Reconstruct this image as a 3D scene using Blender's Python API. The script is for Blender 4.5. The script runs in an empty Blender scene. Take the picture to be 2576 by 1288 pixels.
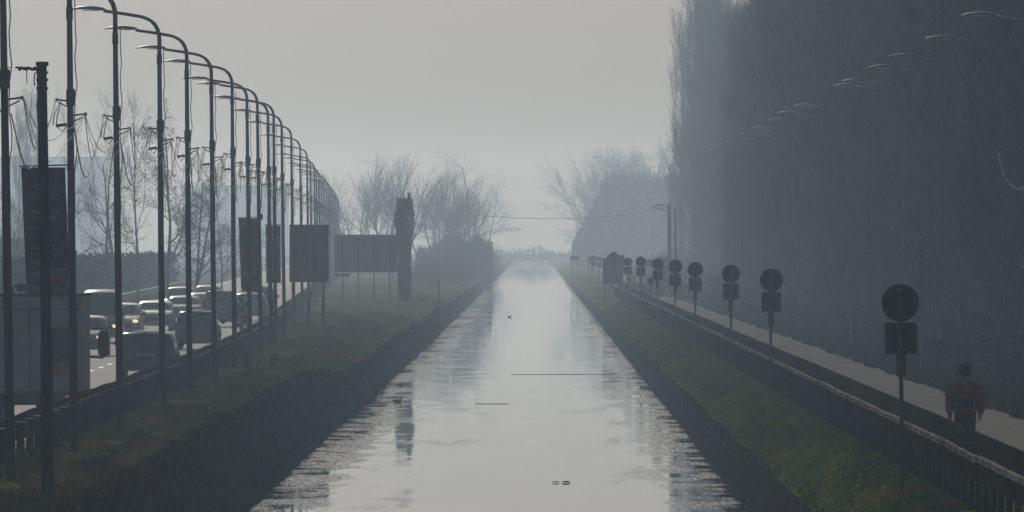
import bpy, bmesh, math, random
import numpy as np
from mathutils import Vector, Matrix
random.seed(7); rng = np.random.default_rng(11)
R = math.radians; PI = math.pi
scene = bpy.context.scene
col = scene.collection

# ---------------------------------------------------------------- camera, sky, sun, exposure
F, VX, VY = 22000.0, 1345.0, 610.0        # focal length and vanishing point in a 2576 px wide picture
cam_d = bpy.data.cameras.new('camera'); cam = bpy.data.objects.new('camera', cam_d); col.objects.link(cam)
cam_d.sensor_width = 36; cam_d.lens = 36*F/2576
cam_d.shift_x = (1288-VX)/2576; cam_d.shift_y = (VY-644)/2576
cam_d.clip_start = 1; cam_d.clip_end = 20000
cam.location = (0, 0, 0); cam.rotation_euler = (R(90), 0, 0)
scene.camera = cam
SUN_EL, SUN_AZ = R(27), R(-10)            # azimuth from +Y, negative = to the left
w = bpy.data.worlds.new('World'); scene.world = w; w.use_nodes = True
nt = w.node_tree; nt.nodes.clear()
sky = nt.nodes.new('ShaderNodeTexSky'); sky.sky_type = 'NISHITA'; sky.sun_disc = False
sky.sun_elevation = SUN_EL; sky.sun_rotation = SUN_AZ
sky.dust_density = 4.0; sky.air_density = 1.0; sky.ozone_density = 3.0
bg = nt.nodes.new('ShaderNodeBackground'); bg.inputs['Strength'].default_value = 0.05
wo = nt.nodes.new('ShaderNodeOutputWorld')
hs = nt.nodes.new('ShaderNodeHueSaturation'); hs.inputs['Saturation'].default_value = .36   # thin overcast: nearly grey
nt.links.new(sky.outputs[0], hs.inputs['Color']); nt.links.new(hs.outputs[0], bg.inputs[0]); nt.links.new(bg.outputs[0], wo.inputs[0])
sd = bpy.data.lights.new('sun', 'SUN'); sun = bpy.data.objects.new('sun', sd); col.objects.link(sun)
sd.energy = 3.0; sd.angle = R(1.0); sd.color = (1, .93, .82)
sv = Vector((math.sin(SUN_AZ)*math.cos(SUN_EL), math.cos(SUN_AZ)*math.cos(SUN_EL), math.sin(SUN_EL)))
sun.rotation_euler = sv.to_track_quat('Z', 'Y').to_euler()
scene.view_settings.view_transform = 'Standard'; scene.view_settings.look = 'None'
scene.view_settings.exposure = -0.97; scene.view_settings.gamma = 1
scene.render.engine = 'CYCLES'
cy = scene.cycles
cy.max_bounces = 6; cy.diffuse_bounces = 2; cy.glossy_bounces = 3; cy.transmission_bounces = 3
cy.volume_bounces = 1; cy.transparent_max_bounces = 6; cy.use_denoising = True
cy.caustics_reflective = False; cy.caustics_refractive = False

# ---------------------------------------------------------------- materials
def mat(name, rgb, rough=.7, metal=0, rgb2=None, scale=5, detail=4, stretch=(1,1,1), lo=.4, hi=.6, bump=0, bscale=None, emit=None, spec=.5, rgb3=None, scale3=1):
    m = bpy.data.materials.new(name); m.use_nodes = True
    t = m.node_tree; b = t.nodes['Principled BSDF']; L = t.links
    b.inputs['Base Color'].default_value = (*rgb, 1); b.inputs['Roughness'].default_value = rough
    b.inputs['Metallic'].default_value = metal; b.inputs['Specular IOR Level'].default_value = spec if rough < .7 or spec != .5 else 0
    g = t.nodes.new('ShaderNodeNewGeometry'); mp = t.nodes.new('ShaderNodeMapping'); mp.inputs['Scale'].default_value = stretch
    L.new(g.outputs['Position'], mp.inputs[0])
    if rgb2 is None: rgb2 = tuple(c*.75 for c in rgb)
    n = t.nodes.new('ShaderNodeTexNoise'); n.inputs['Scale'].default_value = scale; n.inputs['Detail'].default_value = detail
    L.new(mp.outputs[0], n.inputs['Vector'])
    r = t.nodes.new('ShaderNodeValToRGB'); r.color_ramp.elements[0].position = lo; r.color_ramp.elements[1].position = hi
    r.color_ramp.elements[0].color = (*rgb, 1); r.color_ramp.elements[1].color = (*rgb2, 1)
    L.new(n.outputs[0], r.inputs[0]); out = r.outputs[0]
    if rgb3 is not None:
        n3 = t.nodes.new('ShaderNodeTexNoise'); n3.inputs['Scale'].default_value = scale3; n3.inputs['Detail'].default_value = 3
        L.new(g.outputs['Position'], n3.inputs['Vector'])
        r3 = t.nodes.new('ShaderNodeValToRGB'); r3.color_ramp.elements[0].position = .45; r3.color_ramp.elements[1].position = .62
        mx = t.nodes.new('ShaderNodeMixRGB'); mx.inputs[2].default_value = (*rgb3, 1)
        L.new(n3.outputs[0], r3.inputs[0]); L.new(r3.outputs[0], mx.inputs[0]); L.new(out, mx.inputs[1]); out = mx.outputs[0]
    L.new(out, b.inputs['Base Color'])
    if bump:
        nb = t.nodes.new('ShaderNodeTexNoise'); nb.inputs['Scale'].default_value = bscale or scale*4; nb.inputs['Detail'].default_value = 5
        L.new(mp.outputs[0], nb.inputs['Vector'])
        bp = t.nodes.new('ShaderNodeBump'); bp.inputs['Strength'].default_value = 1; bp.inputs['Distance'].default_value = bump
        L.new(nb.outputs[0], bp.inputs['Height']); L.new(bp.outputs[0], b.inputs['Normal'])
    if emit:
        b.inputs['Emission Color'].default_value = (*emit[0], 1); b.inputs['Emission Strength'].default_value = emit[1]
    return m
M = dict(
 pole = mat('pole_paint', (.03,.032,.035), .6, rgb2=(.02,.022,.024), scale=3, stretch=(4,4,.6)),
 oldpole = mat('weathered_pole', (.03,.028,.026), .9, rgb2=(.018,.016,.015), scale=6, stretch=(5,5,.4), bump=.01),
 head = mat('lamp_head_grey', (.12,.13,.14), .42, rgb2=(.09,.095,.1)),
 dimhead = mat('dimmed_lamp_head', (.02,.021,.023), .54, spec=.35),  # lamp head grey darkened so the right-hand row glints less in the sun
 lens = mat('lamp_lens', (.25,.26,.27), .2),
 steel = mat('dull_steel', (.2,.2,.2), .45, .6, rgb2=(.13,.12,.11), scale=4, stretch=(1,.3,1)),
 railtop = mat('galvanised_rail', (.3,.295,.28), .75, 0, rgb2=(.16,.155,.145), scale=2, stretch=(2,.6,2)),
 darksteel = mat('dark_rusty_steel', (.018,.018,.018), .85, 0, rgb2=(.014,.011,.01), scale=4, stretch=(2,.5,1)),
 bar = mat('worn_crossbar', (.05,.05,.048), .8, rgb2=(.03,.03,.03), scale=3),
 cable = mat('black_cable', (.03,.03,.032), .5), lightcable = mat('grey_cable', (.12,.12,.12), .6),
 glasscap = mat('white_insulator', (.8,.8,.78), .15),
 asphalt = mat('asphalt', (0.0480,0.0472,0.0464), .75, spec=.25, rgb2=(0.0360,0.0360,0.0360), scale=.6, stretch=(1,.25,1), rgb3=(0.0800,0.0800,0.0784), scale3=.08),
 pathm = mat('path_asphalt', (.215,.207,.195), .95, rgb2=(.195,.187,.175), scale=3, stretch=(1,1,1), rgb3=(.235,.226,.212), scale3=.08, spec=0),
 white = mat('road_paint', (.6,.6,.58), .5, rgb2=(.4,.4,.38), scale=8),
 grass = mat('verge_grass', (0.0733,0.0988,0.0190), .95, rgb2=(0.1400,0.0927,0.0285), scale=.9, stretch=(1,.5,1), bump=.03, bscale=9, rgb3=(0.0500,0.0802,0.0152), scale3=.25, spec=0),
 grassg = mat('bank_grass', (0.0555,0.1082,0.0055), .95, rgb2=(0.1111,0.1082,0.0164), scale=.8, stretch=(1.5,.4,1), bump=.03, bscale=9, rgb3=(0.0500,0.0769,0.0096), scale3=.3, spec=0),
 bladeb = mat('dry_grass_blades', (0.1041,0.1134,0.0198), .9, rgb2=(0.2045,0.1134,0.0337), scale=1.1, stretch=(1,.4,1), rgb3=(0.0670,0.1067,0.0159), scale3=.4, spec=0),
 bladet = mat('tawny_blades', (.13,.10,.05), .95, rgb2=(.16,.10,.05), scale=1.1, stretch=(1,.4,1), rgb3=(.06,.08,.02), scale3=.4),
 bladed = mat('dark_weed_blades', (0.0244,0.0336,0.0106), .95, rgb2=(0.0487,0.0286,0.0145), scale=1.1, stretch=(1,.4,1), rgb3=(0.0174,0.0370,0.0079), scale3=.4),
 bladeg = mat('green_grass_blades', (0.0944,0.1634,0.0068), .95, rgb2=(0.1527,0.1442,0.0137), scale=1.1, stretch=(1,.4,1), rgb3=(0.0500,0.0865,0.0096), scale3=.4, spec=0),
 soil = mat('bank_soil', (.02,.018,.014), .95, rgb2=(.03,.022,.015), scale=2, spec=0, stretch=(1,.4,2), bump=.06, bscale=5, rgb3=(.02,.035,.012), scale3=.5),
 stone = mat('canal_stone', (.04,.038,.036), .9, rgb2=(.016,.015,.014), scale=3, lo=.45, hi=.52, stretch=(1,.6,2), bump=.03, bscale=6),
 bark = mat('bark', (.06,.052,.045), .9, rgb2=(.035,.03,.027), scale=4), twig = mat('twigs', (.055,.048,.045), .9, rgb2=(.075,.06,.052), scale=2),
 twigp = mat('poplar_twigs', (.06,.058,.055), .9, rgb2=(.045,.043,.04), scale=1), redtwig = mat('ruddy_twigs', (.1,.06,.05), .9, rgb2=(.06,.055,.04), scale=2),
 greentwig = mat('greenish_shoots', (.07,.08,.035), .9, rgb2=(.06,.05,.04), scale=1), ivy = mat('ivy_leaves', (.03,.04,.02), .8, rgb2=(.05,.045,.025), scale=3),
 under = mat('undergrowth', (.04,.045,.03), .95, rgb2=(.03,.028,.022), scale=1.2, bump=.1, bscale=2, rgb3=(.02,.03,.012), scale3=.2),
 blackcar = mat('black_paint', (.012,.013,.015), .2), greycar = mat('dark_grey_paint', (.05,.053,.058), .25), silver = mat('silver_paint', (.35,.36,.37), .28, .5),
 whitecar = mat('white_paint', (.7,.7,.69), .3), bluegrey = mat('blue_grey_paint', (.09,.11,.13), .25), beige = mat('champagne_paint', (.3,.28,.25), .28,.4),
 glass = mat('car_glass', (.02,.025,.028), .08, spec=.8), rubber = mat('tyre_rubber', (.02,.02,.02), .85), rim = mat('wheel_rim', (.3,.3,.3), .35, .8),
 red = mat('red_lens', (.5,.02,.015), .25), redlit = mat('lit_red_lamp', (.5,.02,.02), .3, emit=((1,.06,.08), 2.2)),
 headlit = mat('lit_headlamp', (.8,.6,.4), .3, emit=((1,.7,.42), 2.2)), headoff = mat('clear_headlamp', (.5,.52,.55), .12), plate = mat('number_plate', (.45,.46,.45), .5),
 truckw = mat('truck_panel', (.42,.43,.43), .5, rgb2=(.36,.37,.37), scale=1.2), truckd = mat('truck_chassis', (.03,.03,.032), .7), trucks = mat('truck_seam', (.12,.12,.125), .6),
 orange = mat('orange_reflector', (.5,.1,.03), .4), redstripe = mat('red_reflector', (.45,.05,.04), .4), yellowst = mat('amber_stripe', (.3,.17,.06), .5),
 signback = mat('sign_back', (.02,.021,.023), .8, 0, rgb2=(.016,.017,.019), scale=5), signpole = mat('sign_pole', (.06,.065,.07), .5, .2), signface = mat('sign_face', (.14,.145,.15), .4), signred = mat('sign_red', (.14,.02,.02), .4),
 signblue = mat('sign_blue', (.02,.05,.14), .4), boardback = mat('billboard_back', (.06,.065,.07), .8, rgb2=(.05,.053,.056), scale=1.5, stretch=(6,1,.3)),
 palebard = mat('pale_board_back', (.14,.15,.155), .85, rgb2=(.11,.118,.122), scale=1.2, stretch=(3,1,.3), spec=0),
 banner = mat('banner_navy', (.02,.024,.035), .7, rgb2=(.016,.02,.028), scale=2), bannertxt = mat('banner_lettering', (.2,.2,.21), .7), bannerw = mat('banner_pale_foot', (.22,.23,.24), .7), bannery = mat('banner_yellow', (.32,.19,.04), .7, rgb2=(.28,.165,.04), scale=2),
 bannert = mat('banner_teal', (.03,.07,.08), .7), bannerg = mat('banner_grey', (.16,.16,.17), .7, rgb2=(.13,.13,.15), scale=2), bannerd = mat('banner_dark_band', (.06,.065,.08), .7), pink = mat('pale_red_print', (.3,.09,.1), .7), logored = mat('logo_red', (.3,.05,.05), .7),
 wood = mat('grey_plank', (.35,.32,.28), .7, rgb2=(.2,.18,.15), scale=6), litter = mat('white_litter', (.75,.75,.73), .5), stump = mat('dark_stump', (.05,.045,.04), .9, bump=.01),
 wallc = mat('warehouse_wall', (.35,.36,.36), .8, rgb2=(.3,.31,.31), scale=.2), roofc = mat('warehouse_roof', (.15,.15,.155), .8), wall2 = mat('rendered_wall', (.16,.16,.155), .9, rgb2=(.11,.11,.105), scale=1), hut = mat('hut_cladding', (.06,.065,.065), .7), paleconc = mat('pale_coping', (.6,.6,.58), .7, rgb2=(.45,.45,.43)),
 skin = mat('skin', (.35,.2,.14), .6), hair = mat('dark_hair', (.03,.02,.014), .9, rgb2=(.05,.034,.022), scale=60, bump=.004, bscale=120), jacket = mat('red_jacket', (.25,.03,.022), .8, rgb2=(.19,.022,.016), scale=6, bump=.006, bscale=14), hood = mat('grey_hood', (.16,.18,.21), .85, rgb2=(.12,.14,.17), scale=20, bump=.004, bscale=30),
 trousers = mat('dark_trousers', (.018,.02,.028), .85), bag = mat('navy_bag', (.012,.016,.024), .7), shoe = mat('shoe', (.03,.03,.03), .6), hivis = mat('bright_green_jacket', (.12,.5,.16), .7), helmet = mat('red_helmet', (.5,.03,.02), .3),
 duck = mat('duck_feathers', (.07,.055,.04), .8), weed = mat('floating_weed', (.03,.032,.018), .8),
 leafy = mat('dark_leaf_clump', (.03,.028,.022), .9))

# ---------------------------------------------------------------- mesh helpers
class MB:
    def __init__(s): s.v = []; s.f = []; s.mi = []
    def add(s, vs, fs, mi=0):
        o = len(s.v); s.v += [tuple(p) for p in vs]; s.f += [tuple(i+o for i in f) for f in fs]; s.mi += [mi]*len(fs); return s
    def box(s, c, d, rz=0, mi=0, bev=0, rot=None):
        x, y, z = d[0]/2, d[1]/2, d[2]/2
        if bev:
            b = min(bev, x*.9, y*.9, z*.9); vs = []
            bm = bmesh.new(); bmesh.ops.create_cube(bm, size=1)
            for v in bm.verts: v.co = Vector((v.co.x*d[0], v.co.y*d[1], v.co.z*d[2]))
            bmesh.ops.bevel(bm, geom=bm.edges[:], offset=b, segments=2, affect='EDGES'); bm.verts.index_update()
            vs = [v.co.copy() for v in bm.verts]; fs = [[v.index for v in f.verts] for f in bm.faces]; bm.free()
        else:
            vs = [Vector((a*x, b*y, e*z)) for e in (-1,1) for b in (-1,1) for a in (-1,1)]
            fs = [(0,2,3,1),(4,5,7,6),(0,1,5,4),(2,6,7,3),(0,4,6,2),(1,3,7,5)]
        m = rot if rot is not None else Matrix.Rotation(rz, 3, 'Z')
        return s.add([m @ v + Vector(c) for v in vs], fs, mi)
    def tube(s, pts, rad, n=8, cap=True, mi=0):
        pts = [Vector(p) for p in pts]; k = len(pts)
        rad = rad if hasattr(rad, '__len__') else [rad]*k
        vs = []; pr = None
        for i, p in enumerate(pts):
            t = (pts[min(i+1,k-1)]-pts[max(i-1,0)]).normalized()
            if pr is None: pr = t.orthogonal().normalized()
            pr = (pr - t*pr.dot(t)); pr = pr.normalized() if pr.length > 1e-6 else t.orthogonal().normalized()
            q = t.cross(pr)
            for j in range(n):
                a = 2*PI*j/n; vs.append(p + (pr*math.cos(a)+q*math.sin(a))*rad[i])
        fs = [(i*n+j, i*n+(j+1)%n, (i+1)*n+(j+1)%n, (i+1)*n+j) for i in range(k-1) for j in range(n)]
        if cap: fs += [tuple(range(n-1,-1,-1)), tuple((k-1)*n+j for j in range(n))]
        return s.add(vs, fs, mi)
    def loft(s, rings, cap=True, mi=0):
        n = len(rings[0]); k = len(rings); vs = [p for r in rings for p in r]
        fs = [(i*n+j, i*n+(j+1)%n, (i+1)*n+(j+1)%n, (i+1)*n+j) for i in range(k-1) for j in range(n)]
        if cap: fs += [tuple(range(n-1,-1,-1)), tuple((k-1)*n+j for j in range(n))]
        return s.add(vs, fs, mi)
    def disc(s, c, r, t, n=32, axis='Y', mi=0):      # disc with thickness t along axis
        c = Vector(c); ax = {'X':Vector((1,0,0)),'Y':Vector((0,1,0)),'Z':Vector((0,0,1))}[axis]
        return s.tube([c-ax*t/2, c+ax*t/2], r, n, mi=mi)
    def ball(s, c, r, n=12, m=8, sc=(1,1,1), mi=0):
        rings = []
        for i in range(1, m):
            a = PI*i/m; rings.append([(c[0]+r*sc[0]*math.sin(a)*math.cos(2*PI*j/n), c[1]+r*sc[1]*math.sin(a)*math.sin(2*PI*j/n), c[2]-r*sc[2]*math.cos(a)) for j in range(n)])
        return s.loft(rings, mi=mi)
    def prism(s, poly, y0, y1, mi=0):                 # poly in x,z
        n = len(poly); vs = [(x,y0,z) for x,z in poly]+[(x,y1,z) for x,z in poly]
        fs = [tuple(range(n)), tuple(range(2*n-1,n-1,-1))]+[(i,i+n,(i+1)%n+n,(i+1)%n) for i in range(n)]
        return s.add(vs, fs, mi)
    def build(s, name, m, parent=None, smooth=False, **props):
        me = bpy.data.meshes.new(name); me.from_pydata(s.v, [], s.f)
        ms = m if isinstance(m, (list,tuple)) else [m]
        for x in ms: me.materials.append(M[x] if isinstance(x, str) else x)
        if any(s.mi): me.polygons.foreach_set('material_index', s.mi)
        if smooth: me.polygons.foreach_set('use_smooth', [True]*len(me.polygons))
        me.update(); o = bpy.data.objects.new(name, me); col.objects.link(o)
        if parent: o.parent = parent
        for k, v in props.items(): o[k] = v
        return o
def soft(o, ang=40):
    me = o.data; me.polygons.foreach_set('use_smooth', [True]*len(me.polygons)); me.set_sharp_from_angle(angle=R(ang)); return o
def tag(o, label, cat, group=None):
    o['label'] = label; o['category'] = cat
    if group: o['group'] = group
    return o
def thing(name, label, cat, loc=(0,0,0), rz=0, group=None):
    o = bpy.data.objects.new(name, None); o.empty_display_size = .2; col.objects.link(o)
    o.location = loc; o.rotation_euler = (0,0,rz); return tag(o, label, cat, group)
def dup(root, loc, rz=0, label=None, sc=None):
    r = root.copy(); col.objects.link(r); r.location = loc; r.rotation_euler = (0,0,rz)
    if sc: r.scale = sc if hasattr(sc,'__len__') else (sc,)*3
    if label: r['label'] = label
    for ch in list(root.children):
        c = ch.copy(); col.objects.link(c); c.parent = r
        for g in list(ch.children):
            d = g.copy(); col.objects.link(d); d.parent = c
    return r
def raw(name, v, f, m, parent=None, **props):        # numpy mesh, f: (n,3) or (n,4)
    me = bpy.data.meshes.new(name); v = np.asarray(v, np.float32); f = np.asarray(f, np.int32); k = f.shape[1]
    me.vertices.add(len(v)); me.vertices.foreach_set('co', v.ravel()); me.loops.add(f.size); me.loops.foreach_set('vertex_index', f.ravel())
    me.polygons.add(len(f)); me.polygons.foreach_set('loop_start', np.arange(len(f), dtype=np.int32)*k); me.polygons.foreach_set('loop_total', np.full(len(f), k, np.int32))
    me.update(calc_edges=True); me.materials.append(M[m]); o = bpy.data.objects.new(name, me); col.objects.link(o)
    if parent: o.parent = parent
    for kk, vv in props.items(): o[kk] = vv
    return o
def X_at(px, d): return (px-VX)*d/F
def Z_at(py, d): return (VY-py)*d/F

# ---------------------------------------------------------------- layout curves
WZ = -5.8                                   # water level, camera at 0
def Lr(d):                                  # left guard rail lateral position
    if d < 165: return -9.75
    if d < 450: return -9.75-((d-165)**2)/26500
    return -12.815-.0188*(d-450)
GL = -4.1
def gr_(d): return -3.92-.0006*max(0, min(d,900)-150)      # right side ground level
def sstep(a, b, x): t = min(1, max(0, (x-a)/(b-a))); return t*t*(3-2*t)
def noise1(x, s, seed=0):
    x = x/s; i = math.floor(x); t = x-i; t = t*t*(3-2*t)
    h = lambda k: (math.sin((k+seed*17.3)*127.1)*43758.5453) % 1
    return (h(i)*(1-t)+h(i+1)*t)*2-1
def crest(d):                               # left bank crest X, z
    k = sstep(272, 300, d)
    return (-7.1*(1-k)-6.35*k + .16*noise1(d,9,1)+.08*noise1(d,3,2), -4.15*(1-k)-4.5*k+.05*noise1(d,5,3)+.04*noise1(d,2,4))

def sheet(name, rows, m, label=None, smooth=True, **props):  # rows: list of lists of points
    n = len(rows[0]); v = [p for r in rows for p in r]
    f = [(i*n+j, i*n+j+1, (i+1)*n+j+1, (i+1)*n+j) for i in range(len(rows)-1) for j in range(n-1)]
    mb = MB(); mb.v = v; mb.f = f; mb.mi = [0]*len(f)
    return mb.build(name, m, smooth=smooth, **props)
DS = [-60, 20, 80]+[110+2.0*i for i in range(170)]+[450+10*i for i in range(60)]+[1050+50*i for i in range(40)]+[3060, 3500]
# left verge: from under the road to the bank crest
rows = []
for d in DS:
    cx, cz = crest(d); x0 = Lr(d)-.7
    r = [(-900, d, GL-.03), (x0-11.5, d, GL-.03), (x0-.3, d, GL-.02), (x0, d, GL-.02)]
    for i in range(1, 9):
        t = i/8; x = x0+(cx-x0)*t
        r.append((x, d, GL*(1-t**3)+cz*t**3+.05*noise1(d, 4+i, i+9)*min(1, t*3)+.03*noise1(d,1.7,i)))
    rows.append(r)
sheet('ground', rows, 'grass', kind='structure')
rows = []
for d in DS:
    cx, cz = crest(d); k = sstep(272, 300, d); pts = []
    for i in range(7):
        t = i/6; x = cx+(-6.03-cx)*(t**(1.0)); z = cz+(-6.1-cz)*t
        x += .12*noise1(d, 2.3+i, 30+i)*math.sin(PI*t)+.06*math.sin(PI*t)
        pts.append((x, d, z))
    rows.append(pts)
sheet('canal_bank', rows, 'soil', kind='structure')
# right bank
rows = []; rows2 = []
for d in DS:
    g = gr_(d); wv = .05*noise1(d,4,51)
    prof = [(4.85+wv, g-.78), (5.1, g-.6+.03*noise1(d,7,52)), (5.5, g-.32+.03*noise1(d,9,53)), (5.9, g-.06+.02*noise1(d,8,54)), (6.3, g), (7.0, g), (7.3, g), (10.8, g-.02), (13, g+.1), (40, g+.2), (900, g+.2)]
    rows.append([(x, d, z) for x, z in prof])
    rows2.append([(4.6, d, -6.2), (4.62, d, -5.72+.02*noise1(d,2,55)), (4.66+.04*noise1(d,1.5,56), d, -5.45), (4.74+.06*noise1(d,2.5,57), d, -5.1), (4.85+wv, d, g-.78)])
sheet('ground', rows, 'grassg', kind='structure')
sheet('canal_bank', rows2, 'stone', kind='structure')
sheet('ground', [[(-900,-60,-6.6),(900,-60,-6.6)],[(-900,3500,-6.6),(900,3500,-6.6)]], 'soil', kind='structure')
# road, kerb lines, path
rows = [[(Lr(d)-.35-10.6*i/8, d, GL+.004) for i in range(9)] for d in DS]
sheet('road', rows, 'asphalt', kind='structure')
mb = MB()
for lane, dash in ((3.9, True), (7.2, True), (.9, False), (10.2, False)):
    d = 120
    while d < 900:
        if dash: d1 = d+3; nx = d+7.5
        else: d1 = d+10; nx = d+10
        a, b = Lr(d)-lane, Lr(d1)-lane
        mb.add([(a-.07,d,GL+.009),(a+.07,d,GL+.009),(b+.07,d1,GL+.009),(b-.07,d1,GL+.009)], [(0,1,2,3)])
        d = nx
mb.build('road_markings', 'white', kind='structure')
rows = []
for d in [x for x in DS if x < 690]:
    g = gr_(d)+.012; e = 10.75+.12*noise1(d,3,60)+.1*noise1(d,1.3,61)+.25*noise1(d,14,62)
    rows.append([(7.3, d, g), (8.5, d, g+.01), (9.6, d, g+.01), (e, d, g)])
sheet('path', rows, 'pathm', kind='structure')

# ---------------------------------------------------------------- water
wm = bpy.data.materials.new('canal_water'); wm.use_nodes = True; t = wm.node_tree; b = t.nodes['Principled BSDF']; L = t.links
b.inputs['Base Color'].default_value = (.02,.026,.02,1); b.inputs['Roughness'].default_value = .02; b.inputs['IOR'].default_value = 1.33
g = t.nodes.new('ShaderNodeNewGeometry')
def nz(scale, detail, st):
    mp = t.nodes.new('ShaderNodeMapping'); mp.inputs['Scale'].default_value = st; L.new(g.outputs['Position'], mp.inputs[0])
    n = t.nodes.new('ShaderNodeTexNoise'); n.inputs['Scale'].default_value = scale; n.inputs['Detail'].default_value = detail; L.new(mp.outputs[0], n.inputs['Vector']); return n.outputs[0]
def mth(op, a, b_):
    n = t.nodes.new('ShaderNodeMath'); n.operation = op
    for i, q in enumerate((a, b_)):
        if isinstance(q, (int,float)): n.inputs[i].default_value = q
        else: L.new(q, n.inputs[i])
    return n.outputs[0]
def ramp(a, lo, hi):
    n = t.nodes.new('ShaderNodeMapRange'); n.inputs[1].default_value = lo; n.inputs[2].default_value = hi; n.clamp = True; L.new(a, n.inputs[0]); return n.outputs[0]
patch = ramp(nz(.5, 3, (1, .13, 1)), .5, .68)
sx = t.nodes.new('ShaderNodeSeparateXYZ'); L.new(g.outputs['Position'], sx.inputs[0])
edge = ramp(mth('ABSOLUTE', mth('ADD', sx.outputs[0], .7), 0), 2.6, 5.2)
amt = mth('ADD', mth('MULTIPLY', patch, .8), mth('MULTIPLY', edge, .75))
def nvec(scale, st, detail=2):
    mp = t.nodes.new('ShaderNodeMapping'); mp.inputs['Scale'].default_value = st; L.new(g.outputs['Position'], mp.inputs[0])
    n = t.nodes.new('ShaderNodeTexNoise'); n.inputs['Scale'].default_value = scale; n.inputs['Detail'].default_value = detail; L.new(mp.outputs[0], n.inputs['Vector'])
    v = t.nodes.new('ShaderNodeVectorMath'); v.operation = 'SUBTRACT'; v.inputs[1].default_value = (.5,.5,.5); L.new(n.outputs['Color'], v.inputs[0]); return v.outputs[0]
def vsc(v, k):
    n = t.nodes.new('ShaderNodeVectorMath'); n.operation = 'SCALE'; L.new(v, n.inputs[0])
    if isinstance(k, (int,float)): n.inputs['Scale'].default_value = k
    else: L.new(k, n.inputs['Scale'])
    return n.outputs[0]
def vadd(a, b_):
    n = t.nodes.new('ShaderNodeVectorMath'); n.operation = 'ADD'; L.new(a, n.inputs[0]); L.new(b_, n.inputs[1]); return n.outputs[0]
streak = ramp(nz(1.6, 3, (.5, .07, 1)), .44, .62)
streak2 = ramp(nz(2.2, 3, (.3, .13, 1)), .45, .62)
rim_ = ramp(mth('ABSOLUTE', mth('ADD', sx.outputs[0], .7), 0), 3.6, 5.1)
mixs = mth('ADD', mth('MULTIPLY', mth('MULTIPLY', amt, streak), .22), mth('MULTIPLY', mth('MULTIPLY', rim_, streak2), .6))
rp = vsc(nvec(14, (.8,.9,1), 3), mixs)
sparkle = ramp(nz(16, 1, (1, .6, 1)), .66, .74)
sp = vsc(nvec(23, (1,.8,1)), mth('MULTIPLY', mth('MULTIPLY', sparkle, amt), .9))
sw = vsc(nvec(.8, (1,.35,1)), .006)
tot = vadd(vadd(rp, sp), sw)
ml = t.nodes.new('ShaderNodeVectorMath'); ml.operation = 'MULTIPLY'; ml.inputs[1].default_value = (1,1,0); L.new(tot, ml.inputs[0])
nn = t.nodes.new('ShaderNodeVectorMath'); nn.operation = 'ADD'; nn.inputs[1].default_value = (0,0,1); L.new(ml.outputs[0], nn.inputs[0])
nr = t.nodes.new('ShaderNodeVectorMath'); nr.operation = 'NORMALIZE'; L.new(nn.outputs[0], nr.inputs[0]); L.new(nr.outputs[0], b.inputs['Normal'])
M['water'] = wm
sheet('water', [[(-6.6+11.6*i/4, d, WZ) for i in range(5)] for d in (-55, 400, 900, 1500, 2125)], 'water', kind='structure')

# ---------------------------------------------------------------- grass blades (uncountable)
def blades(name, n, fx, m, label, hmin, hmax, wid, d0, d1, p=1.6):
    u = rng.random(n); d = d0+(d1-d0)*u**p; base = np.array([fx(float(a), rng.random()) for a in d])
    hh = hmin+(hmax-hmin)*rng.random(n)**2; an = rng.random(n)*2*PI; ln = .6*hh
    dx = np.cos(an)*wid/2*(.5+rng.random(n)); dy = np.sin(an)*wid/2
    la = rng.normal(0, .35, (n,2))
    v = np.empty((n,3,3)); v[:,0] = base+np.c_[-dx,-dy,np.full(n,-.01)]; v[:,1] = base+np.c_[dx,dy,np.full(n,-.01)]; v[:,2] = base+np.c_[la[:,0]*hh, la[:,1]*hh, hh]
    o = raw(name, v.reshape(-1,3), np.arange(n*3).reshape(-1,3), m, kind='stuff'); tag(o, label, 'grass'); return o
def fverge(d, u):
    cx, cz = crest(d); x0 = Lr(d)-.1; tt = u; x = x0+(cx-x0)*tt
    return (x, d, GL*(1-tt**3)+cz*tt**3-.01)
def fcrest(d, u):
    cx, cz = crest(d); t_ = abs(u-.12)*1.1
    if u < .25: return (cx-.3*u, d, cz)
    t_ = (u-.25)/.75*.9; return (cx+(-6.03-cx)*t_+.06*math.sin(PI*t_), d, cz+(-6.1-cz)*t_)
blades('grass', 90000, fverge, 'bladeb', 'rough brownish green grass covering the left verge below the lamp posts', .03, .13, .03, 128, 520)
blades('bank_weeds', 60000, fcrest, 'bladed', 'shaggy dry weeds hanging over the steep left canal bank', .05, .2, .045, 128, 620)
def ffr(d, u):
    cx, cz = crest(d); return (cx-.35*u+.04, d, cz)
blades('crest_grass', 16000, ffr, 'bladet', 'tawny grass fringe along the top edge of the left canal bank', .05, .2, .035, 128, 520)
def fright(d, u):
    x = 4.9+(6.9-4.9)*u; g = gr_(d); return (x, d, np.interp(x, [4.85,5.1,5.5,5.9,6.3], [g-.78,g-.6,g-.32,g-.06,g])-.01)
blades('grass', 80000, fright, 'bladeg', 'fresh green grass on the slope between right canal wall and railing', .03, .12, .03, 128, 620)
def frw(d, u): return (4.66+.24*u+.03*noise1(d,1.5,56), d, -5.78+u*(gr_(d)-.78+5.78))
blades('bank_weeds', 26000, frw, 'bladed', 'dark tangled weeds clinging to the stone wall of the right bank', .04, .13, .04, 128, 620)
def fshoulder(d, u): return (10.75+2.6*u**1.5+.15*noise1(d,3,60), d, gr_(d)+.03)
blades('roadside_brambles', 50000, fshoulder, 'bladed', 'low brambles and grass along the far edge of the footpath', .05, .5, .06, 128, 700)

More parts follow.
